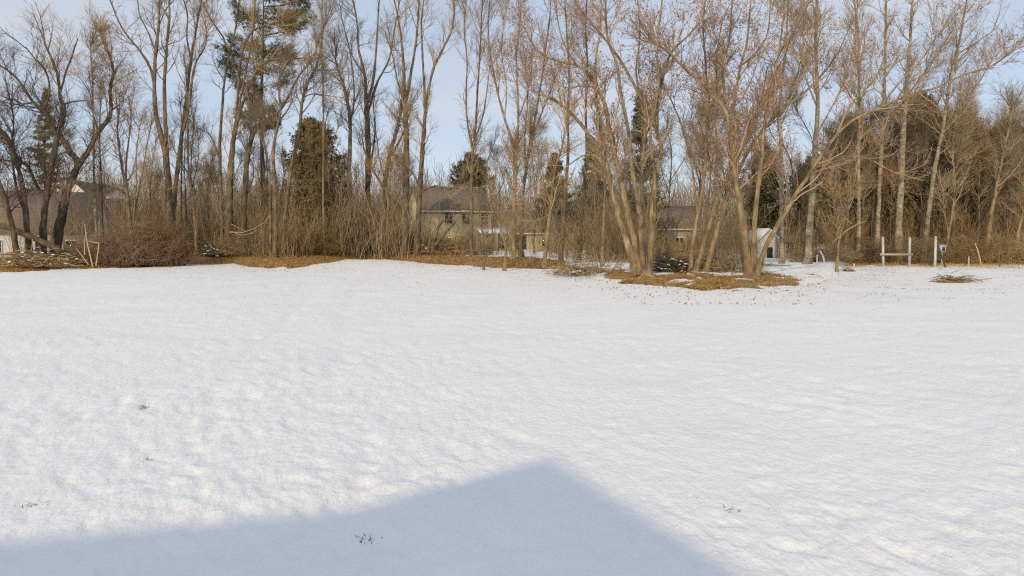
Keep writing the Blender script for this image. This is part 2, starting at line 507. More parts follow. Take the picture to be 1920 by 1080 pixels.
# ------------------------------------------------------------------ trees
def smooth_line(pts, n):
    """Catmull-Rom through pts (k,c) sampled at n points"""
    p = np.asarray(pts, float)
    if len(p) == 2:
        t = np.linspace(0, 1, n)[:, None]
        return p[0] * (1 - t) + p[1] * t
    q = np.concatenate([[2 * p[0] - p[1]], p, [2 * p[-1] - p[-2]]])
    s = np.linspace(0, len(p) - 1 - 1e-6, n)
    i = s.astype(int); t = (s - i)[:, None]
    a, b, c, d = q[i], q[i + 1], q[i + 2], q[i + 3]
    return 0.5 * (2 * b + (c - a) * t + (2 * a - 5 * b + 4 * c - d) * t ** 2 + (3 * b - a - 3 * c + d) * t ** 3)


def unit(v):
    return v / (np.linalg.norm(v, axis=-1, keepdims=True) + 1e-9)


def sprout(P, R, n, length, angle, up, K, t0=0.2, t1=1.0, wiggle=0.18, rfrac=0.6, rmax=9, tip=0.25, g=None, shorten=0.5):
    """n branches off the polylines P (N,k,3) with radii R: returns (n,K,3), (n,K)"""
    g = g or rng
    N, k, _ = P.shape
    seg = np.linalg.norm(np.diff(P, axis=1), axis=2).sum(1)
    w = seg / seg.sum()
    i = g.choice(N, n, p=w)
    t = t0 + (t1 - t0) * g.random(n) ** 0.85
    s = t * (k - 1 - 1e-6)
    j = s.astype(int); f = (s - j)[:, None]
    a, b = P[i, j], P[i, j + 1]
    p0 = a * (1 - f) + b * f
    r0 = R[i, j] * (1 - f[:, 0]) + R[i, j + 1] * f[:, 0]
    T = unit(b - a)
    rv = unit(g.normal(size=(n, 3)))
    side = unit(rv - (rv * T).sum(1, keepdims=True) * T)
    an = np.radians(g.uniform(angle[0], angle[1], n))[:, None]
    d = T * np.cos(an) + side * np.sin(an)
    L = g.uniform(length[0], length[1], n) * (1 - shorten * t)
    out = np.empty((n, K, 3)); out[:, 0] = p0
    for q in range(1, K):
        d = unit(d + np.array([0, 0, up]) / (K - 1) * 2 + g.normal(size=(n, 3)) * wiggle)
        out[:, q] = out[:, q - 1] + d * (L / (K - 1))[:, None]
    rs = np.minimum(r0 * rfrac, rmax) * (0.75 + 0.5 * g.random(n))
    rr = rs[:, None] * np.linspace(1, tip, K)[None]
    return out, rr


TRI = [0]


def tree(label, D, limbs, bark='bark_grey', twig='branch_grey', n=(30, 260, 1800), L=(3.2, 1.5, 0.75), up=0.25,
         buds=0, spread=0.18, seed=None, crown_from=0.25, name='bare_tree', group='bare trees along the wood edge',
         ang=(25, 55), thin=1.0, ground_first=True, cat='tree'):
    """limbs: (w0, w1, [(x, y), ...]) in photo pixels at depth D; the first limb stands on the ground"""
    g = np.random.default_rng(seed if seed is not None else int(abs(limbs[0][2][0][0]) * 7 + D * 13))
    bx0 = limbs[0][2][0][0]
    if ground_first and D >= 38 and group.startswith('bare trees along'):
        if bx0 < 1050: D = max(D, float(edge_depth(bx0)) + 3.2 + (D - 38) * 0.2)
        elif bx0 > 1560: D = max(D, float(edge_depth(bx0)) + 1.2 + (D - 38) * 0.2)
    done = []
    base = None
    raw = []
    for k, (w0, w1, pts) in enumerate(limbs):
        pts = np.array(pts, float)
        kk = 0.81 if pts[0][1] > 460 else 0.72
        w0, w1 = w0 * kk, w1 * kk * 0.85
        if pts[-1, 1] < 25:                           # goes on above the frame
            d = pts[-1] - pts[-2]; d /= np.linalg.norm(d)
            pts = np.concatenate([pts, [pts[-1] + d * 55], [pts[-1] + d * 110 + (g.normal() * 12, 0)]])
            w1 = min(w1, 2.0) * 0.6
        m = max(7, 2 * len(pts))
        sp = smooth_line(pts, m)
        if k == 0 or not raw:
            d0 = D
        else:
            al = np.concatenate(raw)
            j = np.argmin(np.hypot(al[:, 0] - pts[0, 0], al[:, 1] - pts[0, 1]))
            near = np.hypot(al[j, 0] - pts[0, 0], al[j, 1] - pts[0, 1]) < 14
            d0 = al[j, 2] if near else D + g.normal() * 0.25
        h = np.cumsum(np.r_[0, np.hypot(*np.diff(sp, axis=0).T)]) / F * D
        dep = d0 + h * g.normal() * spread * (0.35 if k == 0 else 1) + 0.25 * np.sin(h / 2.2 + g.random() * 6) * np.minimum(h / 3, 1)
        raw.append(np.c_[sp, dep])
        W = np.stack([(sp[:, 0] - CX) / F * dep, dep, CH - (sp[:, 1] - HY) / F * dep], 1)
        tt = np.linspace(0, 1, m)
        rad = (w0 * (1 - tt ** 0.9) + w1 * tt ** 0.9) / 2 / F * D
        stem_on_ground = (k == 0 and ground_first) or (pts[0, 1] > 470 and W[0, 2] < 0.9)
        if stem_on_ground:
            gz = float(ground_z(W[0, 0], W[0, 1])) - 0.12
            if W[0, 2] > gz + 0.02:
                W = np.concatenate([[[W[0, 0], W[0, 1], gz]], W]); rad = np.r_[rad[0] * 1.25, rad]
            else:
                W[0, 2] = gz
            hz = W[:, 2] - gz
            rad = rad * (1 + 0.45 * np.exp(-hz / 0.35))
        if base is None:
            base = np.array([W[0, 0], W[0, 1], float(ground_z(W[0, 0], W[0, 1]))])
        done.append((W, rad, stem_on_ground))
    root = empty(name, base, label, cat, group)
    for W, rad, st in done:
        nn = len(W) * 2
        i = np.linspace(0, len(W) - 1, nn)
        Wd = np.stack([np.interp(i, np.arange(len(W)), W[:, c]) for c in range(3)], 1)
        rd = np.interp(i, np.arange(len(W)), rad)
        Wd[1:-1] += g.normal(size=(nn - 2, 3)) * rd[1:-1, None] * 0.10
        rd = rd * (1 + g.normal(size=nn) * 0.09)
        ms = Mesh().tube(Wd, rd, 9 if rd[0] > 0.06 else 6)
        o = ms.build('trunk' if st else 'limb', M[bark], root, base, smooth=True)
    # crown
    K0 = 12
    P0 = np.stack([smooth_line(W, K0) for W, r, s in done])
    R0 = np.stack([np.interp(np.linspace(0, 1, K0), np.linspace(0, 1, len(r)), r) for W, r, s in done])
    # leave the lower part of standing trunks bare
    PP, RR = [], []
    for q, (W, r, s) in enumerate(done):
        c = min(crown_from + 0.12, 0.6) if s else (0.22 if spread > 0.2 else 0.34)
        a = int(c * (K0 - 1))
        PP.append(smooth_line(P0[q, a:], K0)); RR.append(np.interp(np.linspace(a, K0 - 1, K0), np.arange(K0), R0[q]))
    P0, R0 = np.stack(PP), np.stack(RR)
    ms = Mesh()
    # tops of the limbs end in leaders
    P1, R1 = sprout(P0, R0, int(n[0] * 1.3), (L[0] * 0.5, L[0] * 1.35), ang, up, 7, 0.0, 1.0, 0.15, 0.42, 0.034, 0.3, g)
    Pt, Rt = sprout(P0, R0, max(4, 3 * len(done)), (L[0] * 0.8, L[0] * 1.3), (5, 30), up, 7, 0.93, 1.0, 0.13, 0.8, 0.04, 0.3, g, 0.2)
    P1 = np.concatenate([P1, Pt]); R1 = np.concatenate([R1, Rt])
    R1 = np.maximum(R1, 0.009 * thin)
    ms.tube(P1, R1, 5, False)
    P2, R2 = sprout(P1, R1, int(n[1] * 1.2), (L[1] * 0.5, L[1] * 1.4), (20, 58), up * 0.7, 4, 0.06, 1.0, 0.2, 0.6, 0.014, 0.4, g)
    R2 = np.maximum(R2, 0.0052 * thin)
    ms.tube(P2, R2, 3, False)
    P3, R3 = sprout(P2, R2, int(n[2] * 1.15), (L[2] * 0.5, L[2] * 1.4), (18, 60), up * 0.5, 2, 0.1, 1.0, 0.25, 0.65, 0.007, 0.5, g)
    R3 = np.maximum(R3, 0.0036 * thin)
    ms.tube(P3, R3, 3, False)
    cr = ms.build('crown', M[twig], root, base)
    if buds:
        buds = int(buds * 1.5)
        i = g.choice(len(P3), buds)
        f = g.random(buds)[:, None]
        c = P3[i, 0] * (1 - f) + P3[i, 1] * f + g.normal(size=(buds, 3)) * 0.006
        s = g.uniform(0.014, 0.034, buds)[:, None, None]
        tet = np.array([(1, 1, 1), (1, -1, -1), (-1, 1, -1), (-1, -1, 1)], float) * 0.6
        V = c[:, None] + tet[None] * s
        b = np.arange(buds)[:, None, None] * 4 + np.array([(0, 1, 2), (0, 3, 1), (0, 2, 3), (1, 3, 2)])[None]
        bo = Mesh().add(V.reshape(-1, 3), None, b.reshape(-1, 3)).build('buds', M['bud_red'], cr, base)
        bo.location = (0, 0, 0)
        bo['kind'] = 'stuff'
    return root


# ---- the left group
tree('old forked willow, trunk splitting into a wide Y beside the long brown roof', 41, [
    (22, 17, [(105, 466), (116, 400), (130, 350), (150, 305)]),
    (16, 6, [(150, 307), (132, 285), (113, 255), (108, 243), (121, 217), (117, 195), (112, 178), (110, 150), (100, 118), (84, 82)]),
    (14, 6, [(152, 304), (170, 275), (185, 247), (206, 220), (208, 190), (206, 165), (213, 140), (208, 112), (196, 82)]),
    (6, 3, [(112, 180), (122, 140), (135, 105), (146, 72)]),
    (5, 3, [(117, 196), (140, 190), (160, 189)]),
    (5, 2, [(185, 247), (175, 215), (172, 185), (160, 160), (146, 142)])],
    'bark_dark', 'branch_red', (46, 420, 3000), (2.4, 1.3, 0.8), 0.22, ang=(20, 55))
tree('dark crooked tree bending left over the long brown roof', 40, [
    (16, 13, [(80, 472), (83, 400), (90, 350), (99, 300), (107, 258)]),
    (12, 5, [(107, 258), (97, 228), (82, 207), (62, 192), (45, 165), (25, 140), (-4, 120)]),
    (9, 5, [(86, 370), (70, 350), (57, 320), (48, 306), (28, 303), (-6, 298)]),
    (6, 3, [(82, 207), (92, 180), (92, 155), (84, 130), (64, 108), (48, 88)]),
    (5, 3, [(62, 192), (40, 195), (22, 185), (5, 190)])],
    'bark_dark', 'branch_dark', (40, 380, 2600), (2.2, 1.2, 0.75), 0.2, ang=(20, 60))
tree('dark leaning trunk at the far left with a limb bent to the frame edge', 39, [
    (14, 10, [(55, 476), (50, 420), (42, 345), (26, 290), (12, 255), (-8, 238)]),
    (6, 3, [(26, 290), (22, 250), (12, 235), (2, 215)]),
    (7, 4, [(48, 400), (30, 350), (22, 280), (26, 230), (20, 190)])],
    'bark_dark', 'branch_dark', (26, 240, 1600), (2.0, 1.1, 0.7), 0.25)
tree('short dark trunk leaning left at the left frame edge', 38, [
    (13, 9, [(32, 480), (22, 420), (8, 370), (-6, 330), (-14, 280)])],
    'bark_dark', 'branch_dark', (12, 120, 800), (2.0, 1.0, 0.7), 0.25)
tree('slim pale sapling standing right beside the forked willow', 42, [
    (7, 3, [(183, 480), (180, 420), (176, 330), (176, 230), (173, 150), (169, 78)])],
    'bark_pale', 'branch_grey', (34, 200, 1100), (1.6, 0.8, 0.5), 0.35, crown_from=0.35)
tree('thin dark sapling against the shaded white gable end', 43, [
    (6, 2.5, [(195, 480), (193, 430), (190, 340), (187, 270), (188, 195)])],
    'bark_dark', 'branch_grey', (20, 120, 700), (1.5, 0.8, 0.5), 0.3, crown_from=0.35)
tree('tan multi-stemmed small tree growing out of the red brambles', 43, [
    (9, 3.5, [(246, 470), (244, 420), (238, 360), (230, 320), (223, 275), (220, 240), (223, 205)]),
    (6, 3, [(239, 370), (236, 310), (242, 260), (246, 215), (240, 180)]),
    (5, 2.5, [(247, 430), (258, 370), (268, 320), (276, 270), (284, 230)]),
    (5, 2.5, [(247, 440), (264, 390), (280, 340), (296, 300)]),
    (4, 2, [(246, 430), (226, 395), (210, 370), (204, 345)]),
    (4, 2, [(250, 420), (256, 340), (255, 290), (262, 240)])],
    'bark_tan', 'branch_tan', (50, 420, 2400), (1.8, 1.0, 0.6), 0.3, crown_from=0.2)
tree('tall dark double trunk with a long limb arching up left', 42, [
    (17, 9, [(319, 492), (318, 400), (312, 300), (304, 262), (293, 215), (289, 160), (292, 100), (298, 45), (299, 5)]),
    (12, 7, [(314, 310), (311, 240), (308, 165), (312, 90), (318, 30), (317, 5)]),
    (7, 4, [(290, 165), (282, 128), (263, 96), (241, 70), (222, 40), (208, 4)]),
    (4, 2.5, [(292, 100), (278, 60), (262, 30), (258, 0)]),
    (4, 2.5, [(299, 45), (310, 20), (322, 5)])],
    'bark_grey', 'branch_grey', (44, 340, 2000), (2.4, 1.3, 0.8), 0.28, crown_from=0.4)
tree('tall brown trunk leaning right from the double trunk beside the brambles', 42.5, [
    (13, 6, [(323, 490), (325, 410), (331, 335), (342, 250), (350, 180), (358, 112), (367, 60), (377, 4)]),
    (8, 4, [(344, 245), (353, 205), (358, 170), (365, 122), (384, 88), (388, 60)]),
    (5, 3, [(358, 112), (350, 70), (352, 30), (345, 3)])],
    'bark_grey', 'branch_red', (36, 300, 1800), (2.2, 1.2, 0.75), 0.3, crown_from=0.35)
tree('slender pale pole tree right of the bramble mound', 41, [
    (7.5, 3, [(369, 482), (366, 420), (360, 370), (354, 320), (352, 250), (351, 180), (348, 130)])],
    'bark_tan', 'branch_tan', (22, 130, 800), (1.4, 0.8, 0.5), 0.35, crown_from=0.5)
tree('two thin dark stems between the double trunk and the pale pole', 46, [
    (5, 2, [(341, 480), (340, 420), (340, 340), (342, 260), (338, 190)]),
    (4, 2, [(350, 482), (350, 420), (347, 350), (346, 280)])],
    'bark_dark', 'branch_grey', (20, 120, 600), (1.3, 0.8, 0.5), 0.35, crown_from=0.4)
# ---- around the tall pine
tree('tall brown tree with a bright limb sweeping right across the pine', 41, [
    (17, 12, [(430, 484), (430, 400), (432, 320), (437, 265), (443, 228)]),
    (10, 4.5, [(437, 270), (448, 215), (468, 160), (486, 125), (510, 112), (545, 110), (572, 109)]),
    (8, 4, [(443, 228), (447, 160), (453, 100), (470, 62), (495, 49), (520, 45)]),
    (7, 4, [(440, 240), (452, 180), (464, 120), (474, 60), (478, 5)])],
    'bark_grey', 'branch_tan', (42, 320, 2000), (2.3, 1.2, 0.75), 0.28, crown_from=0.35)
tree('straight slim trunk close along the left of the bright-limbed tree', 41.5, [
    (10, 5, [(418, 486), (416, 420), (413, 330), (412, 270), (416, 215), (421, 150), (431, 98), (441, 58), (448, 3)]),
    (5, 3, [(431, 98), (416, 66), (398, 40), (381, 8)]),
    (4, 2, [(413, 300), (395, 255), (372, 240)])],
    'bark_grey', 'branch_grey', (34, 280, 1700), (2.2, 1.2, 0.75), 0.28, crown_from=0.4)
tree('dark thick trunk with a long limb rising right behind the pine stem', 40.5, [
    (15, 11, [(457, 486), (457, 420), (460, 350), (463, 300), (470, 265), (481, 235)]),
    (9, 4, [(474, 255), (490, 232), (512, 218), (528, 204), (545, 172), (560, 142), (585, 112), (594, 90)]),
    (6, 3, [(470, 265), (472, 200), (478, 150), (474, 100)])],
    'bark_dark', 'branch_grey', (32, 260, 1600), (2.0, 1.1, 0.7), 0.28, crown_from=0.35)
tree('low-forking slim tree, twin stems right of the pine stem', 43, [
    (10, 4, [(515, 486), (517, 420), (515, 330), (512, 285), (521, 232), (526, 204), (522, 162), (529, 130)]),
    (7, 3, [(508, 480), (507, 400), (506, 330), (500, 290), (494, 260), (497, 232)]),
    (4, 2, [(500, 290), (490, 260), (485, 235)])],
    'bark_grey', 'branch_grey', (30, 240, 1400), (1.9, 1.0, 0.65), 0.3, crown_from=0.4)
tree('slender leaning trunk rising past the left side of the rounded cedar', 45, [
    (11, 4, [(528, 486), (532, 430), (541, 345), (552, 285), (563, 232), (566, 192), (576, 158), (592, 126), (600, 98), (606, 50)]),
    (4, 2.5, [(570, 182), (588, 176), (618, 180)]),
    (4, 2, [(565, 215), (580, 195), (592, 175)]),
    (4, 2, [(592, 132), (610, 131), (634, 132)])],
    'bark_grey', 'branch_grey', (32, 260, 1500), (2.0, 1.1, 0.7), 0.3, crown_from=0.4)
tree('very thin straight sapling in front of the rounded cedar', 42, [
    (5, 2.5, [(608, 486), (606, 400), (606, 300), (606, 180), (604, 90), (603, 30)])],
    'bark_tan', 'branch_grey', (26, 150, 900), (1.4, 0.8, 0.5), 0.35, crown_from=0.4)
tree('mossy pale trunk right of the rounded cedar, dark limb at its foot', 41, [
    (13, 6, [(657, 486), (656, 430), (654, 340), (657, 250), (653, 195), (642, 155), (628, 110)]),
    (6, 3, [(651, 440), (640, 405), (625, 375), (618, 350)]),
    (5, 3, [(655, 240), (664, 190), (662, 140), (655, 90)])],
    'bark_grey', 'branch_grey', (34, 260, 1600), (2.0, 1.1, 0.7), 0.3, crown_from=0.35)
tree('tall grey trunk with a fan of upright forks above the woodland', 42, [
    (17, 12, [(690, 486), (690, 400), (690, 300), (688, 230), (686, 175)]),
    (9, 4, [(686, 190), (684, 140), (672, 92), (670, 42), (662, 3)]),
    (8, 4, [(688, 195), (700, 150), (705, 100), (708, 50), (711, 3)]),
    (7, 3.5, [(689, 215), (705, 160), (716, 138), (731, 108), (739, 58), (746, 20)]),
    (5, 3, [(684, 140), (660, 105), (650, 70), (640, 30)]),
    (6, 3, [(695, 310), (703, 250), (700, 200)])],
    'bark_grey', 'branch_grey', (50, 380, 2400), (2.4, 1.3, 0.8), 0.3, crown_from=0.45)
tree('leaning dark trunk curving right beside the fan-forked tree', 44, [
    (13, 7, [(716, 486), (720, 420), (723, 340), (732, 285), (744, 245), (752, 205), (754, 165)]),
    (7, 3, [(734, 290), (752, 258), (763, 230), (770, 195)]),
    (4, 2, [(723, 340), (712, 300), (708, 270)])],
    'bark_dark', 'branch_grey', (26, 220, 1300), (1.8, 1.0, 0.65), 0.3, crown_from=0.4)
tree('pair of tall trunks, left one, before the yellow gable end', 40, [
    (20, 12, [(760, 488), (759, 420), (761, 330), (762, 260), (760, 200)]),
    (9, 4, [(760, 205), (758, 150), (755, 100), (750, 52), (740, 4)]),
    (8, 4, [(761, 190), (774, 118), (782, 62), (785, 3)]),
    (5, 3, [(760, 200), (745, 150), (735, 100), (722, 62)]),
    (9, 4, [(757, 402), (738, 378), (714, 344), (694, 309), (683, 281), (680, 262)])],
    'bark_grey', 'branch_tan', (48, 360, 2200), (2.3, 1.2, 0.75), 0.3, crown_from=0.4)
tree('pair of tall trunks, right one, with a bare limb reaching over the roof', 40.5, [
    (15, 10, [(782, 488), (784, 420), (788, 340), (793, 272), (797, 215)]),
    (8, 4, [(797, 218), (805, 160), (815, 122), (830, 92), (846, 60), (852, 25)]),
    (7, 4, [(797, 215), (795, 150), (792, 100), (790, 48), (794, 3)]),
    (6, 2.5, [(789, 360), (805, 352), (820, 349), (842, 355), (862, 351), (882, 343), (893, 336)]),
    (5, 2.5, [(788, 352), (772, 322), (757, 312), (748, 305)])],
    'bark_grey', 'branch_tan', (44, 340, 2000), (2.2, 1.2, 0.75), 0.3, crown_from=0.45)
tree('slim dark tree rising in front of the two-storey house', 45, [
    (11, 7, [(883, 480), (884, 420), (884, 350), (886, 292), (890, 258)]),
    (6, 3, [(890, 258), (893, 215), (896, 160), (900, 100), (902, 45), (905, 3)]),
    (5, 3, [(886, 278), (876, 228), (874, 170), (876, 112), (870, 62), (872, 30)]),
    (4, 2, [(890, 262), (905, 220), (912, 175), (918, 130)])],
    'bark_grey', 'branch_red', (46, 340, 2000), (2.2, 1.2, 0.75), 0.38, crown_from=0.5, ang=(15, 40))
tree('tall vase-shaped tree with reddish crown right of the two-storey house', 41, [
    (12, 9, [(963, 484), (963, 420), (966, 340), (967, 292)]),
    (8, 3.5, [(967, 295), (960, 262), (946, 222), (933, 172), (921, 112), (915, 60), (918, 4)]),
    (7, 3.5, [(967, 292), (972, 222), (970, 160), (968, 102), (975, 42), (976, 3)]),
    (4, 2.5, [(946, 222), (950, 160), (940, 100), (945, 40)]),
    (4, 2.5, [(972, 222), (990, 170), (998, 110), (995, 50)])],
    'bark_tan', 'branch_red', (52, 420, 2600), (2.2, 1.2, 0.75), 0.36, buds=1500, crown_from=0.5, ang=(15, 42))
tree('dark trunk just right of the vase-shaped tree, leaning right', 43, [
    (11, 7, [(977, 482), (978, 410), (984, 335), (994, 272)]),
    (6, 3, [(994, 272), (1005, 212), (1015, 152), (1022, 100), (1030, 40), (1033, 3)]),
    (5, 3, [(990, 290), (1000, 255), (1020, 200), (1040, 150)]),
    (5, 3, [(986, 325), (984, 250), (990, 190), (985, 130)])],
    'bark_grey', 'branch_red', (44, 360, 2200), (2.2, 1.2, 0.75), 0.36, buds=1200, crown_from=0.4, ang=(15, 42))
tree('small pale sapling forking at the snowy gap before the porch', 34, [
    (7, 4, [(946, 500), (948, 470), (946, 455), (938, 425), (930, 385), (924, 350)]),
    (3, 2, [(948, 470), (958, 440), (962, 410)]),
    (3, 2, [(946, 455), (950, 425), (944, 395)])],
    'bark_tan', 'branch_tan', (20, 110, 500), (1.0, 0.6, 0.4), 0.35, crown_from=0.3)
tree('thin leaning sapling left of the snowy gap before the porch', 35, [
    (5, 2, [(907, 496), (912, 474), (908, 450), (902, 420), (898, 390)])],
    'bark_grey', 'branch_grey', (14, 70, 300), (0.9, 0.5, 0.35), 0.35, crown_from=0.3)
tree('crooked tan tree with drooping limbs between the vase-shaped tree and the maple clump', 37, [
    (9, 4, [(1022, 490), (1026, 440), (1031, 400), (1036, 350), (1042, 310), (1052, 285), (1060, 240)]),
    (4, 2, [(1031, 400), (1010, 415), (992, 425)]),
    (4, 2, [(1036, 350), (1020, 330), (1012, 300)])],
    'bark_tan', 'branch_tan', (26, 220, 1200), (1.7, 0.9, 0.6), 0.2, crown_from=0.3)
tree('straight bare trunk standing left behind the maple clump', 44, [
    (10, 6, [(1052, 482), (1056, 420), (1060, 350), (1066, 290), (1064, 220), (1068, 150), (1064, 80), (1060, 10)])],
    'bark_grey', 'branch_red', (36, 300, 1700), (2.0, 1.1, 0.7), 0.34, buds=900, crown_from=0.4)
tree('slim dark trunk in the shade behind the maple clump', 47, [
    (9, 5, [(1086, 482), (1090, 420), (1096, 340), (1100, 270), (1098, 200), (1102, 130), (1098, 60), (1100, 5)])],
    'bark_dark', 'branch_red', (34, 280, 1600), (2.0, 1.1, 0.7), 0.34, buds=800, crown_from=0.4)
tree('short pale trunk on the snow patch left of the maple clump', 34, [
    (8, 5, [(1129, 482), (1131, 440), (1133, 390), (1135, 350), (1130, 310), (1134, 260)])],
    'bark_tan', 'branch_tan', (20, 140, 800), (1.5, 0.8, 0.55), 0.25, crown_from=0.45)
# ---- the two maple clumps in front
tree('large maple clump of many stems fanning out from one tan foot', 27.5, [
    (19, 13, [(1194, 512), (1179, 460), (1158, 402), (1143, 335), (1130, 282)]),
    (12, 5, [(1130, 284), (1106, 255), (1082, 224), (1044, 190), (1018, 178), (997, 171)]),
    (10, 4, [(1130, 284), (1125, 228), (1116, 172), (1118, 104), (1124, 67), (1127, 20)]),
    (16, 11, [(1201, 514), (1187, 440), (1174, 384), (1161, 322), (1150, 280), (1142, 238), (1134, 194)]),
    (9, 4, [(1134, 196), (1112, 147), (1081, 123), (1044, 114), (1008, 96), (991, 66)]),
    (5, 2.5, [(1081, 123), (1062, 92), (1050, 60), (1042, 15)]),
    (12, 6, [(1207, 512), (1200, 400), (1187, 332), (1181, 270), (1173, 218), (1163, 172), (1157, 119), (1140, 78), (1136, 20)]),
    (13, 8, [(1210, 512), (1206, 415), (1202, 355), (1206, 290), (1212, 235), (1209, 197)]),
    (8, 4, [(1209, 198), (1180, 142), (1157, 104), (1121, 57), (1090, 21), (1080, 4)]),
    (15, 9, [(1217, 514), (1223, 442), (1223, 378), (1232, 322), (1240, 282), (1231, 244)]),
    (9, 4, [(1231, 246), (1232, 198), (1245, 136), (1261, 94), (1290, 68), (1312, 40)]),
    (9, 4, [(1226, 430), (1228, 335), (1222, 290), (1220, 245), (1228, 200), (1236, 150), (1232, 90), (1240, 20)]),
    (6, 3, [(1212, 235), (1200, 180), (1192, 130), (1200, 70), (1196, 10)]),
    (5, 2, [(1133, 300), (1112, 291), (1092, 292), (1064, 312), (1040, 335), (1008, 372)]),
    (6, 3, [(1118, 165), (1092, 160), (1062, 165), (1042, 148)])],
    'bark_tan', 'branch_red', (110, 900, 6500), (2.0, 1.0, 0.6), 0.26, buds=6000, crown_from=0.42, spread=0.22, thin=0.9)
tree('three leaning tan stems from one base between the two maple clumps', 29.5, [
    (10, 7, [(1294, 504), (1300, 450), (1308, 404), (1319, 342), (1324, 280), (1326, 233), (1328, 192)]),
    (7, 3.5, [(1328, 192), (1324, 140), (1322, 104), (1318, 50), (1322, 4)]),
    (13, 8, [(1302, 510), (1317, 466), (1338, 395), (1361, 338), (1385, 291), (1405, 250), (1431, 197)]),
    (8, 4, [(1431, 199), (1452, 150), (1458, 106), (1488, 62), (1512, 14)]),
    (14, 8, [(1323, 510), (1338, 456), (1355, 394), (1373, 346), (1396, 296), (1438, 232)]),
    (8, 4, [(1438, 234), (1478, 196), (1506, 175), (1532, 150), (1560, 118)]),
    (6, 3, [(1308, 400), (1297, 312), (1281, 245), (1262, 195), (1250, 172), (1236, 140)]),
    (5, 2.5, [(1328, 210), (1345, 170), (1342, 120), (1350, 60)])],
    'bark_tan', 'branch_red', (80, 650, 4500), (2.0, 1.05, 0.62), 0.26, buds=3800, crown_from=0.42, spread=0.22, thin=0.9)
tree('maple clump with one thick stem leaning far right over the snow', 27, [
    (20, 13, [(1403, 524), (1398, 456), (1388, 390), (1378, 322), (1372, 270)]),
    (11, 6, [(1372, 274), (1361, 208), (1338, 177), (1302, 146), (1266, 110), (1240, 88)]),
    (10, 5, [(1372, 270), (1374, 218), (1380, 172), (1388, 124), (1400, 84), (1406, 20)]),
    (8, 4, [(1362, 212), (1356, 156), (1354, 120), (1368, 74), (1372, 4)]),
    (13, 8, [(1411, 522), (1414, 440), (1419, 364), (1428, 302), (1430, 258), (1437, 218)]),
    (8, 4, [(1437, 220), (1449, 156), (1457, 114), (1466, 60), (1471, 4)]),
    (13, 8.5, [(1417, 520), (1430, 477), (1453, 430), (1484, 378), (1510, 337), (1540, 291), (1571, 250)]),
    (7.5, 3.5, [(1571, 250), (1602, 223), (1650, 202), (1700, 180), (1760, 163), (1802, 142), (1850, 128)]),
    (6, 2.5, [(1520, 322), (1550, 301), (1587, 293), (1624, 296), (1654, 310), (1682, 326)]),
    (5, 3, [(1571, 250), (1600, 190), (1640, 150), (1660, 100)]),
    (5, 2.5, [(1650, 202), (1690, 150), (1730, 110), (1760, 60)]),
    (5, 2.5, [(1388, 124), (1420, 96), (1440, 60), (1444, 10)]),
    (4, 2, [(1470, 400), (1476, 350), (1466, 310)])],
    'bark_tan', 'branch_red', (105, 850, 6000), (2.0, 1.05, 0.62), 0.26, buds=5500, crown_from=0.42, spread=0.22, thin=0.9)
# ---- the row of pale poplars on the right
tree('tall straight poplar showing through the fork of the right maple clump', 40, [
    (11, 6, [(1466, 486), (1465, 400), (1465, 302), (1462, 220), (1465, 156), (1473, 94), (1478, 4)]),
    (4, 2, [(1463, 240), (1485, 180), (1500, 120), (1510, 60)])],
    'bark_pale', 'branch_tan', (44, 300, 1700), (2.2, 1.1, 0.7), 0.3, buds=900, crown_from=0.35)
tree('thick pale poplar right of the leaning maple stem', 38, [
    (17, 8, [(1514, 490), (1519, 410), (1525, 322), (1530, 260), (1533, 182), (1530, 104), (1531, 4)]),
    (5, 2.5, [(1530, 255), (1560, 200), (1585, 150), (1600, 90)]),
    (5, 2.5, [(1532, 200), (1512, 150), (1500, 100), (1502, 50)])],
    'bark_pale', 'branch_tan', (50, 340, 2000), (2.3, 1.15, 0.7), 0.3, buds=900, crown_from=0.35)
tree('first of the three parallel pale trunks before the dark cedars', 41, [
    (11, 5, [(1610, 488), (1610, 420), (1610, 364), (1610, 290), (1611, 208), (1611, 130), (1609, 55), (1602, 4)])],
    'bark_pale', 'branch_tan', (48, 280, 1500), (2.2, 1.1, 0.7), 0.28, buds=700, crown_from=0.3)
tree('middle of the three parallel pale trunks before the dark cedars', 41, [
    (12, 5, [(1643, 488), (1648, 390), (1651, 312), (1656, 224), (1659, 130), (1661, 4)]),
    (4, 2, [(1656, 230), (1680, 190), (1700, 160), (1730, 140)])],
    'bark_pale', 'branch_tan', (48, 280, 1500), (2.2, 1.1, 0.7), 0.28, buds=700, crown_from=0.3)
tree('thickest of the three parallel pale trunks, behind the two railed posts', 40, [
    (17, 7, [(1685, 488), (1687, 390), (1691, 312), (1695, 234), (1699, 182), (1706, 80), (1711, 4)]),
    (5, 2.5, [(1699, 182), (1730, 140), (1765, 90), (1790, 50)]),
    (4, 2.5, [(1696, 225), (1712, 180), (1740, 120), (1756, 60)])],
    'bark_pale', 'branch_tan', (54, 320, 1700), (2.3, 1.15, 0.7), 0.28, buds=600, crown_from=0.3)
tree('pale poplar leaning right behind the single white post', 39.5, [
    (13, 5, [(1731, 488), (1739, 416), (1747, 358), (1757, 291), (1768, 245), (1775, 190), (1788, 122), (1802, 62), (1810, 15)]),
    (6, 3, [(1766, 250), (1785, 232), (1806, 200), (1838, 150), (1862, 110)]),
    (4, 2, [(1757, 291), (1800, 262), (1840, 250)]),
    (4, 2, [(1788, 122), (1830, 80), (1860, 60)])],
    'bark_pale', 'branch_tan', (54, 320, 1800), (2.3, 1.15, 0.7), 0.26, buds=500, crown_from=0.3)
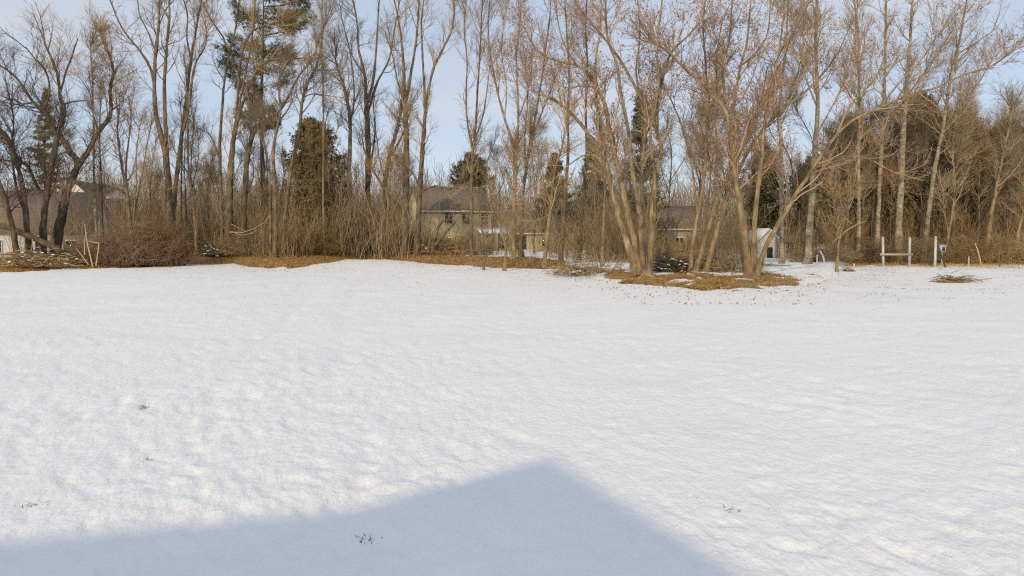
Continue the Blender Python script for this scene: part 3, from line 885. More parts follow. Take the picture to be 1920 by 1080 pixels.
tree('short tan trunk leaning right at the far right', 38, [
    (10, 4, [(1848, 492), (1856, 416), (1866, 364), (1876, 312), (1888, 258), (1898, 200)]),
    (5, 2.5, [(1864, 372), (1880, 345), (1895, 310)])],
    'bark_tan', 'branch_tan', (40, 260, 1400), (1.7, 0.9, 0.6), 0.3, crown_from=0.35)
tree('tan trunk leaning out at the right frame edge', 38, [
    (9, 5, [(1903, 494), (1909, 436), (1918, 394), (1932, 330), (1950, 270)])],
    'bark_tan', 'branch_tan', (26, 180, 900), (1.7, 0.9, 0.6), 0.3, crown_from=0.35)
tree('slim trunk standing behind the grey meter box', 40, [
    (7, 3.5, [(1776, 492), (1778, 440), (1786, 400), (1790, 340), (1786, 280), (1794, 220)]),
    (4, 2, [(1778, 440), (1772, 400), (1768, 360)])],
    'bark_tan', 'branch_tan', (30, 200, 1000), (1.6, 0.9, 0.6), 0.3, crown_from=0.35)
tree('small leaning sapling with a white-wrapped foot on the snow', 33, [
    (6, 2.5, [(1569, 506), (1572, 460), (1582, 415), (1596, 365), (1606, 320)]),
    (3, 2, [(1578, 430), (1566, 395), (1560, 360)])],
    'bark_tan', 'branch_tan', (22, 150, 700), (1.2, 0.7, 0.5), 0.22, crown_from=0.3)
tree('thin grey trunk in the gap right of the three leaning stems', 46, [
    (7, 3, [(1338, 482), (1336, 420), (1340, 350), (1344, 270), (1340, 200), (1346, 130)])],
    'bark_grey', 'branch_red', (28, 200, 1100), (1.8, 0.95, 0.6), 0.34, buds=500, crown_from=0.4)


# ------------------------------------------------------------------ evergreens
def tufts(C, n, ln, wd, g, axis=None, flat=0.0, face=None):
    """needle sprays: n thin triangles round each centre C (m,3)"""
    m = len(C)
    d = g.normal(size=(m, n, 3))
    d[..., 2] *= (1 - flat)
    if axis is not None: d += axis[:, None] * 1.1
    d = unit(d)
    s = unit(np.cross(d, g.normal(size=(m, n, 3))))
    if face is not None:                       # flat sprays that lie in the crown's surface
        nr = unit(face[:, None] + g.normal(size=(m, n, 3)) * 0.45)
        d = unit(d - (d * nr).sum(-1, keepdims=True) * nr)
        s = np.cross(nr, d)
    L = g.uniform(ln[0], ln[1], (m, n, 1))
    o = C[:, None] + g.normal(size=(m, n, 3)) * ln[0] * 0.35
    V = np.stack([o - s * wd, o + s * wd, o + d * L], axis=2).reshape(-1, 3)
    T = np.arange(m * n * 3).reshape(-1, 3)
    return V, T


def conifer(label, px, D, y_top, R, needle, shape='spruce', nb=130, per=26, ln=(0.14, 0.3), wd=0.018, z0=0.08, seed=1, name='evergreen_tree',
            droop=-0.25, r_trunk=0.16, lean=0.0, prof=None, bark='bark_dark', quota=7, offset=0.0):
    g = np.random.default_rng(seed)
    X = (px - CX) / F * D
    zg = float(ground_z(X, D))
    H = CH - (y_top - HY) / F * D - zg
    base = np.array([X, D, zg])
    root = empty(name, base, label, 'tree', 'evergreens among the bare trees')
    zz = np.linspace(-0.1, H, 12)
    tr = np.stack([lean * zz + 0.06 * np.sin(zz / 2), 0.05 * np.cos(zz / 3), zz], 1)
    Mesh().tube(tr, np.linspace(r_trunk * 1.15, 0.015, 12), 9).build('trunk', M[bark], root, smooth=True)
    per, wd, quota = int(per * 0.8), wd * (2.1 if shape != 'pine' else 1.3), (5 if shape != 'pine' else quota)
    f = np.sort(g.random(nb)) if shape != 'pine' else np.sort((np.floor(g.random(nb) * 13) + g.random(nb) * 0.8) / 13)
    f = z0 + (1 - z0) * f
    if prof is None:
        prof = {'spruce': ([0, 0.1, 1], [0.9, 1, 0.06]), 'round': ([0, 0.2, 0.6, 0.85, 1], [0.75, 1, 0.92, 0.6, 0.15]),
                'pine': ([0, 0.3, 0.6, 0.85, 1], [0.55, 0.8, 1, 0.8, 0.25])}[shape]
    Lb = np.interp((f - z0) / (1 - z0), *prof) * R * g.uniform(0.62, 1.12, nb)
    az = g.random(nb) * 2 * math.pi
    d = np.stack([np.cos(az), np.sin(az), np.zeros(nb)], 1)
    K = 6
    s = np.linspace(0, 1, K)
    z = f * H
    ctr = np.stack([np.interp(z, zz, tr[:, 0]), np.interp(z, zz, tr[:, 1]), z], 1)
    sag = (droop * s + (0.28 if shape != 'round' else 0.35) * s ** 2)
    P = ctr[:, None] + d[:, None] * (Lb[:, None] * s)[..., None]
    P[:, :, 2] += Lb[:, None] * sag
    P[:, 1:] += g.normal(size=(nb, K - 1, 3)) * 0.05
    Rb = np.maximum(0.028 * (1 - s * 0.8)[None] * (0.4 + Lb / R)[:, None], 0.006)
    br = Mesh().tube(P, Rb, 4, False).build('boughs', M['branch_dark'], root)
    m = nb * per
    i = g.integers(0, nb, m)
    w = (0.35 if shape == 'pine' else 0.22)
    t = w + (1 - w) * g.random(m) ** (0.55 if shape == 'pine' else 0.7)
    ss = t * (K - 1 - 1e-6); j = ss.astype(int); fr = (ss - j)[:, None]
    C = P[i, j] * (1 - fr) + P[i, j + 1] * fr
    side = np.stack([-d[i, 1], d[i, 0], np.zeros(m)], 1)
    wide = (0.34 if shape != 'pine' else 0.30) * Lb[i] * (1.05 - 0.6 * t)
    C = C + side * (g.normal(size=m) * wide * 0.6)[:, None] + g.normal(size=(m, 3)) * np.array([0.08, 0.08, {'spruce': 0.08, 'round': 0.18, 'pine': 0.17}[shape]])
    ax = unit(d[i] * 0.6 + np.array([0, 0, 0.5 if shape != 'spruce' else 0.05]))
    V, T = tufts(C, quota, ln, wd, g, ax, 0.0, None if shape == 'pine' else unit(d[i] + np.array([0, 0, 0.35])))
    Mesh().add(V, None, T).build('crown', M[needle], root)
    return root


conifer('dark pointed spruce behind the crooked left trees', 85, 74, 168, 3.1, 'needle_spruce', 'spruce', 170, 26, (0.12, 0.26), 0.018, 0.12, 3, droop=-0.35)
conifer('tall ragged pine rising above the frame among the left trunks', 492, 50, -70, 3.5, 'needle_pine', 'pine', 84, 110, (0.13, 0.27), 0.013, 0.42, 5,
        'pine_tree', 0.06, 0.17, prof=([0, 0.15, 0.3, 0.5, 0.8, 1], [0.40, 0.5, 0.85, 1.0, 0.85, 0.3]), quota=7, bark='bark_grey')
conifer('rounded brown-green cedar behind the thin straight sapling', 590, 50, 232, 2.35, 'needle_brown', 'round', 240, 34, (0.12, 0.26), 0.020, 0.04, 7, name='cedar_tree', droop=0.15)
conifer('small pine standing above the roof of the two-storey house', 884, 92, 296, 2.7, 'needle_pine', 'round', 130, 34, (0.2, 0.42), 0.03, 0.5, 9, 'pine_tree', 0.1, prof=([0, 0.3, 0.7, 1], [0.8, 1, 0.75, 0.2]))
conifer('young pine behind the vase-shaped tree', 1042, 66, 288, 2.4, 'needle_pine', 'spruce', 110, 26, (0.16, 0.34), 0.024, 0.2, 10, 'pine_tree', -0.1)
conifer('dark spruce seen through the stems of the large maple clump', 1203, 52, 172, 1.9, 'needle_spruce', 'spruce', 150, 26, (0.14, 0.28), 0.018, 0.12, 12, droop=-0.2,
        prof=([0, 0.1, 0.5, 1], [0.8, 1, 0.6, 0.06]))
conifer('dark spruce left of the large maple clump, half hidden by branches', 1110, 60, 262, 2.2, 'needle_spruce', 'spruce', 130, 24, (0.16, 0.3), 0.02, 0.12, 13, droop=-0.2)
conifer('green pine behind the fork of the right maple clump', 1434, 57, 282, 1.9, 'needle_pine', 'round', 150, 28, (0.14, 0.28), 0.018, 0.10, 14, 'pine_tree', 0.05)
conifer('broad dark cedar at the left end of the cedar row', 1592, 49, 232, 2.3, 'needle_cedar', 'round', 240, 34, (0.13, 0.28), 0.021, 0.04, 15, 'cedar_tree', 0.2)
conifer('tallest dark cedar, in the middle of the cedar row', 1722, 50, 186, 2.7, 'needle_cedar', 'round', 280, 36, (0.13, 0.28), 0.021, 0.04, 16, 'cedar_tree', 0.2)
conifer('dark cedar right of the tallest in the cedar row', 1808, 51, 214, 2.2, 'needle_cedar', 'round', 230, 34, (0.13, 0.28), 0.021, 0.04, 17, 'cedar_tree', 0.2)
conifer('brownish cedar at the right end of the cedar row', 1892, 52, 236, 2.4, 'needle_cedar', 'round', 220, 32, (0.13, 0.28), 0.021, 0.04, 18, 'cedar_tree', 0.2)
conifer('low dark cedar filling the gap behind the three parallel trunks', 1655, 53, 262, 2.2, 'needle_cedar', 'round', 200, 30, (0.13, 0.28), 0.021, 0.04, 19, 'cedar_tree', 0.2)
conifer('pine behind the thick pale poplar', 1528, 58, 300, 2.3, 'needle_pine', 'round', 160, 26, (0.15, 0.3), 0.022, 0.1, 20, 'pine_tree', 0.1)

# ------------------------------------------------------------------ bare trees further back (copies of four)
g = np.random.default_rng(77)
protos = []
for q in range(4):
    D = 56.0
    x0 = 960 + q
    top = [150, 190, 120, 220][q]
    w = [6, 5, 6.5, 4.5][q]
    a = g.normal(size=4) * 9
    main = (w, 2.5, [(x0, 482), (x0 + a[0] * 0.4, 400), (x0 + a[1], 310), (x0 + a[2], 230), (x0 + a[3], top)])
    l2 = (w * 0.55, 2, [(x0 + a[1] * 0.8, 330), (x0 - 18 - a[2], 270), (x0 - 26 - a[3], top + 50)])
    l3 = (w * 0.5, 2, [(x0 + a[1], 300), (x0 + 16 + a[2], 240), (x0 + 22 + a[3], top + 40)])
    t = tree('slim bare tree in the crowd behind the front row of trunks', D, [main, l2, l3], 'bark_grey', ['branch_grey', 'branch_red', 'branch_tan', 'branch_grey'][q],
             (40, 300, 1500), (2.2, 1.2, 0.8), 0.3, seed=500 + q, group='bare trees in the crowd behind', crown_from=0.3, thin=1.3)
    protos.append(t)
spots = []


def px_of(X, D): return CX + F * X / D


tries = 0
for q in range(12):
    px = 1575 + q * 31 + g.uniform(-8, 8); D = g.uniform(44, 48)
    spots.append(((px - CX) / F * D, D))
while len(spots) < 64 and tries < 4000:
    tries += 1
    px = g.uniform(-20, 1960); D = g.uniform(47, 66)
    if 785 < px < 1110 and g.random() < 0.7: continue
    if px < 235 and g.random() < 0.88: continue
    if 1405 < px < 1560 and g.random() < 0.7: continue          # the yard stays open
    if 1225 < px < 1310 and g.random() < 0.7: continue
    X = (px - CX) / F * D
    if all((X - s[0]) ** 2 + (D - s[1]) ** 2 > 2.2 for s in spots): spots.append((X, D))
zones = [(-200, 235, 'before the long brown roof'), (235, 440, 'between the bramble mounds and the pine'), (440, 560, 'behind the pine and its neighbours'), (560, 700, 'around the rounded cedar'),
         (700, 900, 'behind the pair of tall trunks'), (900, 1120, 'behind the vase-shaped tree'), (1120, 1300, 'behind the large maple clump'), (1300, 1420, 'behind the three leaning stems'),
         (1420, 1600, 'behind the right maple clump'), (1600, 1760, 'behind the three parallel pale trunks'), (1760, 2200, 'in the thicket at the far right')]
ORD = ['leftmost', 'second from left', 'third from left', 'fourth from left', 'fifth from left', 'sixth from left', 'seventh from left', 'eighth from left', 'ninth from left', 'tenth from left',
       'eleventh from left', 'twelfth from left', 'thirteenth from left', 'fourteenth from left']
spots.sort(key=lambda q: px_of(*q))
seen = {}
for i, (X, D) in enumerate(spots):
    p = protos[i % 4]
    o = p if i < 4 else copy_tree(p)
    o.location = (X, D, float(ground_z(X, D)))
    zn = next(z[2] for z in zones if z[0] <= px_of(X, D) < z[1])
    o['label'] = f'slim bare background tree {zn}, {ORD[min(seen.get(zn, 0), 13)]}'
    seen[zn] = seen.get(zn, 0) + 1
    s = g.uniform(0.42, 0.72) if px_of(X, D) < 900 else g.uniform(0.5, 0.95)
    o.scale = (s, s, s * g.uniform(0.9, 1.1))
    o.rotation_euler = (0, 0, g.random() * 6.28)


# ------------------------------------------------------------------ undergrowth and far woods
def stems(n, xr, dr, hr, rad, seed, lean=0.25, K=4, px_density=None, twigs=3.0, L=0.5, up=0.2, edge=None):
    g = np.random.default_rng(seed)
    px = g.uniform(xr[0], xr[1], n) if px_density is None else g.choice(px_density, n) + g.uniform(-12, 12, n)
    D = g.uniform(dr[0], dr[1], n)
    if edge is not None:
        D = np.maximum(edge_depth(px), 37.5) + edge[0] + (edge[1] - edge[0]) * g.random(n) ** 1.3
    X = (px - CX) / F * D
    h = g.uniform(hr[0], hr[1], n) * (0.6 + 0.4 * np.clip(noise2(X / 2.5, D / 2.5, seed) + 0.7, 0, 1.4))
    P = np.empty((n, K, 3))
    P[:, 0] = np.stack([X, D, ground_z(X, D) - 0.05], 1)
    d = unit(np.stack([g.normal(size=n) * lean, g.normal(size=n) * lean, np.ones(n)], 1))
    for k in range(1, K):
        d = unit(d + g.normal(size=(n, 3)) * 0.16)
        P[:, k] = P[:, k - 1] + d * (h / (K - 1))[:, None]
    R = g.uniform(rad[0], rad[1], n)[:, None] * np.linspace(1, 0.4, K)[None]
    ms = Mesh().tube(P, R, 3, False)
    m = int(n * twigs)
    if m:
        P2, R2 = sprout(P, R, m, (L * 0.5, L * 1.5), (20, 65), up, 2, 0.15, 1.0, 0.25, 0.7, 0.02, 0.5, g, 0.3)
        ms.tube(P2, np.maximum(R2, rad[0] * 0.55), 3, False)
    return ms


yardless = np.concatenate([np.arange(-30, 225, 60), np.arange(225, 758, 4), np.arange(758, 1040, 34), np.arange(1040, 1110, 10), np.arange(1110, 1225, 4), np.arange(1310, 1400, 8), np.arange(1475, 1560, 16), np.arange(1560, 1950, 4)])
o = stems(6000, None, (44.5, 54), (0.8, 3.8), (0.005, 0.014), 201, 0.24, 3, yardless, 6.0, 0.8, edge=(4.2, 14)).build('undergrowth', M['brush'])
tag(o, 'tangled brown leafless undergrowth filling the wood edge', 'undergrowth', kind='stuff')
o = stems(4000, None, (46, 66), (2.5, 7.2), (0.007, 0.018), 202, 0.18, 4, yardless, 8.0, 1.3).build('sapling_thicket', M['brush'])
tag(o, 'thicket of leafless saplings behind the wood edge', 'thicket', kind='stuff')
o = stems(1000, (785, 925), (48, 56), (0.4, 1.3), (0.006, 0.014), 203, 0.5, 4, None, 5.0, 0.6).build('low_brush', M['brush'])
tag(o, 'low tangled brush in front of the two-storey house', 'brush', kind='stuff')
o = stems(900, (1215, 1330), (47, 58), (0.5, 1.7), (0.006, 0.014), 204, 0.4, 4, None, 5.0, 0.6).build('low_brush', M['brush'])
tag(o, 'low brush in front of the beige one-storey house', 'brush', kind='stuff')
o = stems(5600, (-150, 2070), (100, 150), (4.5, 12.5), (0.035, 0.07), 205, 0.13, 3, None, 9.0, 2.6, 0.3).build('distant_woods', M['far_wood'])
tag(o, 'distant leafless woods closing the view behind the houses', 'woods', kind='stuff')


def bush(label, px, D, wx, wy, h, n, matname, seed, twigs=5, name='bramble_bush', rad=(0.005, 0.011), cat='bush'):
    """a dome of arching canes"""
    g = np.random.default_rng(seed)
    X = (px - CX) / F * D
    base = np.array([X, D, float(ground_z(X, D))])
    n = int(n * 0.62)
    rad = (rad[0] * 1.1, rad[1] * 1.2)
    a = g.random(n) * 2 * math.pi
    rr = np.sqrt(g.random(n))
    x, y = rr * np.cos(a) * wx * 0.8, rr * np.sin(a) * wy * 0.8
    top = h * np.maximum(1 - rr ** 2, 0.05) ** 0.8 * g.uniform(0.35, 1.15, n) + 0.12
    K = 5
    s = np.linspace(0, 1, K)
    od = np.stack([np.cos(a), np.sin(a)], 1) + g.normal(size=(n, 2)) * 0.7
    P = np.empty((n, K, 3))
    P[:, :, 0] = x[:, None] + od[:, :1] * (wx * 0.28 * s ** 1.5)[None]
    P[:, :, 1] = y[:, None] + od[:, 1:] * (wy * 0.28 * s ** 1.5)[None]
    P[:, :, 2] = top[:, None] * np.sin(s * g.uniform(1.4, 2.4, n)[:, None])
    P[:, 1:] += g.normal(size=(n, K - 1, 3)) * 0.06
    P += base
    R = g.uniform(rad[0], rad[1], n)[:, None] * np.linspace(1, 0.5, K)[None]
    ms = Mesh().tube(P, R, 3, False)
    P2, R2 = sprout(P, R, n * twigs, (0.25, 0.75), (20, 70), 0.1, 2, 0.15, 1.0, 0.3, 0.75, 0.01, 0.5, g, 0.2)
    ms.tube(P2, np.maximum(R2, 0.004), 3, False)
    root = empty(name, base, label, cat)
    ms.build('canes', M[matname], root, base)
    return root


bush('big reddish-brown bramble mound left of the double trunk', 235, 40.0, 2.0, 1.8, 2.1, 1500, 'bramble', 301)
bush('reddish-brown bramble mound around the foot of the double trunk', 305, 41.0, 1.5, 1.6, 2.5, 1300, 'bramble', 302)
bush('low brown bramble patch at the left of the bramble mounds', 165, 39.5, 1.2, 1.2, 1.0, 600, 'bramble', 303)
bush('brown scrub at the foot of the dark thick trunk', 480, 46.5, 2.4, 1.4, 1.5, 900, 'brush', 304, name='scrub_bush')
bush('brown scrub below the rounded cedar', 575, 46.5, 2.2, 1.5, 1.7, 900, 'brush', 305, name='scrub_bush')
bush('brown scrub around the foot of the pair of tall trunks', 765, 50.0, 1.9, 1.2, 1.7, 800, 'brush', 306, name='scrub_bush')
bush('sparse brush on the snow at the left foot of the large maple clump', 1125, 29.0, 1.8, 1.0, 0.7, 120, 'brush', 307, 4, name='scrub_bush')
bush('dark brush behind the feet of the three leaning stems', 1275, 32.0, 1.6, 1.2, 0.75, 420, 'brush', 308, 5, name='scrub_bush')
bush('brown brush left of the right maple clump foot', 1372, 30.0, 1.2, 1.0, 0.7, 260, 'brush', 309, 5, name='scrub_bush')
bush('brown scrub under the pale poplars behind the railed posts', 1680, 43.5, 3.4, 1.6, 1.3, 1100, 'brush', 310, name='scrub_bush')
bush('brown scrub at the far right edge of the wood', 1850, 43.0, 3.2, 1.6, 1.6, 1100, 'brush', 311, name='scrub_bush')
bush('brown scrub under the thick pale poplar', 1540, 42.0, 1.9, 1.2, 0.8, 500, 'brush', 312, name='scrub_bush')


# ------------------------------------------------------------------ houses
def quad_slab(ms, a, b, c, d, th):
    """a slab of thickness th under the quad a b c d"""
    a, b, c, d = (np.array(p, float) for p in (a, b, c, d))
    nrm = np.cross(b - a, d - a); nrm = nrm / np.linalg.norm(nrm) * th
    v = [a, b, c, d, a - nrm, b - nrm, c - nrm, d - nrm]
    return ms.add(v, [(0, 1, 2, 3), (7, 6, 5, 4), (0, 4, 5, 1), (1, 5, 6, 2), (2, 6, 7, 3), (3, 7, 4, 0)])


def block(root, x0, x1, y0, y1, ze, zr, wall, roof, over=0.3, along='x', zb=-0.6, snow=False):
    """walls with gables and a two-slope roof; the ridge runs along x or y"""
    w = Mesh()
    if along == 'x':
        ym = (y0 + y1) / 2
        v = [(x0, y0, zb), (x1, y0, zb), (x1, y1, zb), (x0, y1, zb), (x0, y0, ze), (x1, y0, ze), (x1, y1, ze), (x0, y1, ze), (x0, ym, zr), (x1, ym, zr)]
        w.add(v, [(0, 1, 5, 4), (2, 3, 7, 6), (3, 0, 4, 7), (1, 2, 6, 5)], [(7, 4, 8), (5, 6, 9)])
        k = (zr - ze) / (ym - y0)
        ov = over
        slopes = [((x0 - ov, y0 - ov, ze - k * ov + 0.02), (x1 + ov, y0 - ov, ze - k * ov + 0.02), (x1 + ov, ym, zr + 0.02), (x0 - ov, ym, zr + 0.02)),
                  ((x1 + ov, y1 + ov, ze - k * ov + 0.02), (x0 - ov, y1 + ov, ze - k * ov + 0.02), (x0 - ov, ym, zr + 0.022), (x1 + ov, ym, zr + 0.022))]
    else:
        xm = (x0 + x1) / 2
        v = [(x0, y0, zb), (x1, y0, zb), (x1, y1, zb), (x0, y1, zb), (x0, y0, ze), (x1, y0, ze), (x1, y1, ze), (x0, y1, ze), (xm, y0, zr), (xm, y1, zr)]
        w.add(v, [(0, 1, 5, 4), (2, 3, 7, 6), (3, 0, 4, 7), (1, 2, 6, 5)], [(4, 5, 8), (6, 7, 9)])
        k = (zr - ze) / (xm - x0)
        ov = over
        slopes = [((x0 - ov, y1 + ov, ze - k * ov + 0.02), (x0 - ov, y0 - ov, ze - k * ov + 0.02), (xm, y0 - ov, zr + 0.02), (xm, y1 + ov, zr + 0.02)),
                  ((x1 + ov, y0 - ov, ze - k * ov + 0.02), (x1 + ov, y1 + ov, ze - k * ov + 0.02), (xm, y1 + ov, zr + 0.022), (xm, y0 - ov, zr + 0.022))]
    w.build('wall', M[wall], root)
    for s in slopes:
        s = [(p[0], p[1], p[2] + 0.10) for p in s]
        quad_slab(Mesh(), *s, 0.10).build('roof', M['snow_cap' if snow else roof], root)


def window(root, xc, zc, w, h, y, cols=2, rows=2, fm='trim', shutters=None):
    """on a wall that faces -y at plane y"""
    f = Mesh(); t = 0.09
    f.box(xc - w / 2 - t, xc + w / 2 + t, y - 0.06, y + 0.02, zc + h / 2, zc + h / 2 + t)
    f.box(xc - w / 2 - t, xc + w / 2 + t, y - 0.09, y + 0.02, zc - h / 2 - t, zc - h / 2)
    f.box(xc - w / 2 - t, xc - w / 2, y - 0.06, y + 0.02, zc - h / 2, zc + h / 2)
    f.box(xc + w / 2, xc + w / 2 + t, y - 0.06, y + 0.02, zc - h / 2, zc + h / 2)
    o = f.build('window', M[fm], root)
    Mesh().box(xc - w / 2, xc + w / 2, y - 0.03, y - 0.015, zc - h / 2, zc + h / 2).build('pane', M['glass'], o)
    for c in range(1, cols):
        x = xc - w / 2 + w * c / cols
        Mesh().box(x - 0.02, x + 0.02, y - 0.05, y - 0.03, zc - h / 2, zc + h / 2).build('muntin', M[fm], o)
    for r in range(1, rows):
        z = zc - h / 2 + h * r / rows
        Mesh().box(xc - w / 2, xc + w / 2, y - 0.048, y - 0.028, z - 0.02, z + 0.02).build('muntin', M[fm], o)
    if shutters:
        for s in (-1, 1):
            x = xc + s * (w / 2 + t + 0.18)
            Mesh().box(x - 0.17, x + 0.17, y - 0.05, y + 0.01, zc - h / 2, zc + h / 2).build('shutter', M[shutters], root)
    return o


# the two-storey house behind the yard
D = 78.0
s = D / F
p = world_pt(790, 470, D)
h1 = empty('house', (p[0], D, 0), 'olive-yellow two-storey house with brown roof and low porch wing', 'house', rz=math.radians(19))
ze = CH + (HY - 397) * s
zr = CH + (HY - 346) * s
block(h1, 0, 7.6, 0, 8.5, ze, zr, 'siding_yellow', 'shingle_brown', 0.25)
for xw in (2.95, 4.85):
    window(h1, xw, CH + (HY - 407) * s, 0.85, 1.35, 0, 2, 3)
window(h1, 6.9, CH + (HY - 409) * s, 0.75, 1.3, 0, 2, 3)
window(h1, 1.3, 0.75, 0.9, 1.3, 0, 2, 3)
Mesh().box(-0.25, 7.85, -0.36, -0.252, ze - 0.02, ze + 0.12).build('gutter', M['trim'], h1)
Mesh().box(-0.03, 0.12, -0.03, 0.10, -0.5, ze).build('corner_trim', M['trim'], h1)
Mesh().box(7.48, 7.63, -0.03, 0.10, -0.5, ze).build('corner_trim', M['trim'], h1)
# porch wing
block(h1, 7.65, 15.8, -0.6, 5.6, 1.95, 4.3, 'siding_yellow', 'shingle_brown', 0.3)
quad_slab(Mesh(), (5.6, -3.0, 1.95), (9.2, -3.0, 1.95), (9.2, -0.62, 2.5), (5.6, -0.62, 2.5), 0.16).build('porch_roof', M['snow_cap'], h1)
for xp in (5.75, 7.4, 9.05):
    Mesh().box(xp - 0.08, xp + 0.08, -2.9, -2.74, -0.4, 1.86).build('porch_post', M['trim'], h1)
Mesh().box(7.7, 15.9, -0.98, -0.92, 1.74, 1.88).build('gutter', M['trim'], h1)
dr = Mesh().box(10.0, 11.5, -0.66, -0.6, -0.35, 1.65).build('door', M['trim'], h1)
for a in (10.1, 10.8):
    Mesh().box(a, a + 0.6, -0.69, -0.665, -0.2, 1.55).build('pane', M['glass'], dr)
window(h1, 13.6, 0.9, 0.6, 1.0, -0.6, 2, 2)
window(h1, 8.6, 0.8, 0.8, 1.2, -0.6, 2, 2)
# cross gable at the right end
block(h1, 16.0, 20.2, -3.2, 5.4, 2.3, 4.35, 'siding_grey', 'shingle_dark', 0.3, 'y')
window(h1, 18.3, 2.65, 0.62, 1.0, -3.2, 2, 2, 'white_paint', 'black')
window(h1, 17.2, 0.7, 0.8, 1.2, -3.2, 2, 2, 'trim')

# the beige one-storey house
D = 68.0
s = D / F
p = world_pt(1226, 470, D)
h2 = empty('house', (p[0], D, 0), 'beige one-storey house with brown roof right of the large maple clump', 'house', rz=math.radians(-6))
block(h2, 0, 4.2, 0, 7, CH + (HY - 428) * s, CH + (HY - 386) * s, 'siding_beige', 'shingle_brown', 0.25)
Mesh().box(-0.28, 4.48, -0.36, -0.26, CH + (HY - 429) * s - 0.12, CH + (HY - 429) * s).build('gutter', M['trim'], h2)
Mesh().box(4.02, 4.23, -0.03, 0.1, -0.5, 2.2).build('corner_trim', M['white_paint'], h2)
window(h2, 2.3, 0.9, 0.7, 1.0, 0, 2, 2)
window(h2, 3.75, 0.75, 0.35, 1.2, 0, 1, 2, 'white_paint')
window(h2, 0.9, 0.9, 0.7, 1.0, 0, 2, 2)

# the low garage with pale doors
D = 66.0
s = D / F
p = world_pt(1338, 470, D)
h3 = empty('garage', (p[0], D, 0), 'low garage with dark roof and pale doors between the maple clumps', 'garage')
block(h3, 0, 3.6, 0, 5, 0.75, 1.75, 'siding_grey', 'shingle_brown', 0.3)
for a in (0.35, 1.95):
    d_ = Mesh().box(a, a + 1.2, -0.05, 0.0, -0.3, 0.62).build('garage_door', M['white_paint'], h3)
    for k in range(3):
        Mesh().box(a + 0.06, a + 1.14, -0.07, -0.05, -0.26 + k * 0.29, -0.01 + k * 0.29).build('door_panel', M['siding_white'], d_)

# the white playhouse
D = 50.0
s = D / F
p = world_pt(1422, 470, D)
h4 = empty('shed', (p[0], D, 0), 'small white gabled shed behind the right maple clump', 'shed', rz=math.radians(6))
block(h4, 0, 1.5, 0, 2.4, CH + (HY - 450) * s, CH + (HY - 431) * s, 'white_paint', 'snow_cap', 0.14, 'y', snow=True)
dd = Mesh().box(0.55, 0.98, -0.05, 0.0, 0.02, 0.85).build('door', M['black'], h4)
Mesh().box(0.92, 0.955, -0.08, -0.05, 0.4, 0.46).build('handle', M['grey_metal'], dd)
Mesh().box(0.48, 0.55, -0.06, 0.0, 0.0, 0.92).build('door_trim', M['white_paint'], h4)
Mesh().box(0.98, 1.05, -0.06, 0.0, 0.0, 0.92).build('door_trim', M['white_paint'], h4)

# the low grey shelter right of it
D = 52.0
p = world_pt(1472, 470, D)
h5 = empty('shelter', (p[0], D, 0), 'low grey open-fronted shelter right of the white shed', 'shelter')
quad_slab(Mesh(), (-0.2, -0.3, 1.25), (3.1, -0.3, 1.25), (3.1, 2.4, 2.05), (-0.2, 2.4, 2.05), 0.1).build('roof', M['shingle_brown'], h5)
for xp in (0.0, 1.4, 2.8):
    Mesh().box(xp, xp + 0.1, 0.0, 0.1, -0.3, 1.2).build('post', M['white_paint'], h5)
Mesh().box(0, 2.9, 2.2, 2.3, -0.3, 1.85).build('back_wall', M['siding_grey'], h5)
for k in range(2):
    Mesh().box(0.12 + k * 1.4, 1.38 + k * 1.4, 0.2, 0.26, -0.2, 0.45).build('panel', M['siding_white'], h5)

# the long brown-roofed house on the left
D = 58.0
s = D / F
p = world_pt(173, 470, D)
h6 = empty('house', (p[0], D, 0), 'long low house with big brown roof and shaded white gable end', 'house', rz=math.radians(21))
block(h6, -11, 0, 0, 9.2, CH + (HY - 436) * s, CH + (HY - 358) * s, 'siding_white', 'shingle_brown', 0.25)
for xw in (-9.0, -6.4, -3.4, -1.4):
    window(h6, xw, 0.75, 0.8, 0.9, 0, 2, 2, 'white_paint')
# the lower white wing beyond
p = world_pt(196, 470, 66)
h7 = empty('house', (p[0], 66, 0), 'white house with dark roof half hidden right of the long brown roof', 'house', rz=math.radians(24))
block(h7, 0, 4.2, 0, 6, 2.4, 4.9, 'siding_white', 'shingle_dark', 0.25)
window(h7, 2.6, 1.0, 0.8, 1.1, 0, 2, 2, 'white_paint')
# the white gables behind
p = world_pt(112, 470, 92)
h8 = empty('house', (p[0], 92, 0), 'distant white house with steep dark gables above the long brown roof', 'house', rz=math.radians(0))
block(h8, 0, 3.4, 0, 8, CH + (HY - 362) * 92 / F, CH + (HY - 340) * 92 / F, 'siding_white', 'shingle_dark', 0.2, 'y')
block(h8, -1.4, 0.3, 0.6, 6, CH + (HY - 362) * 92 / F, CH + (HY - 350) * 92 / F, 'siding_white', 'shingle_dark', 0.15, 'y')
block(h8, 3.5, 5.0, 0.4, 7, CH + (HY - 365) * 92 / F, CH + (HY - 350) * 92 / F, 'siding_white', 'shingle_dark', 0.2, 'x')

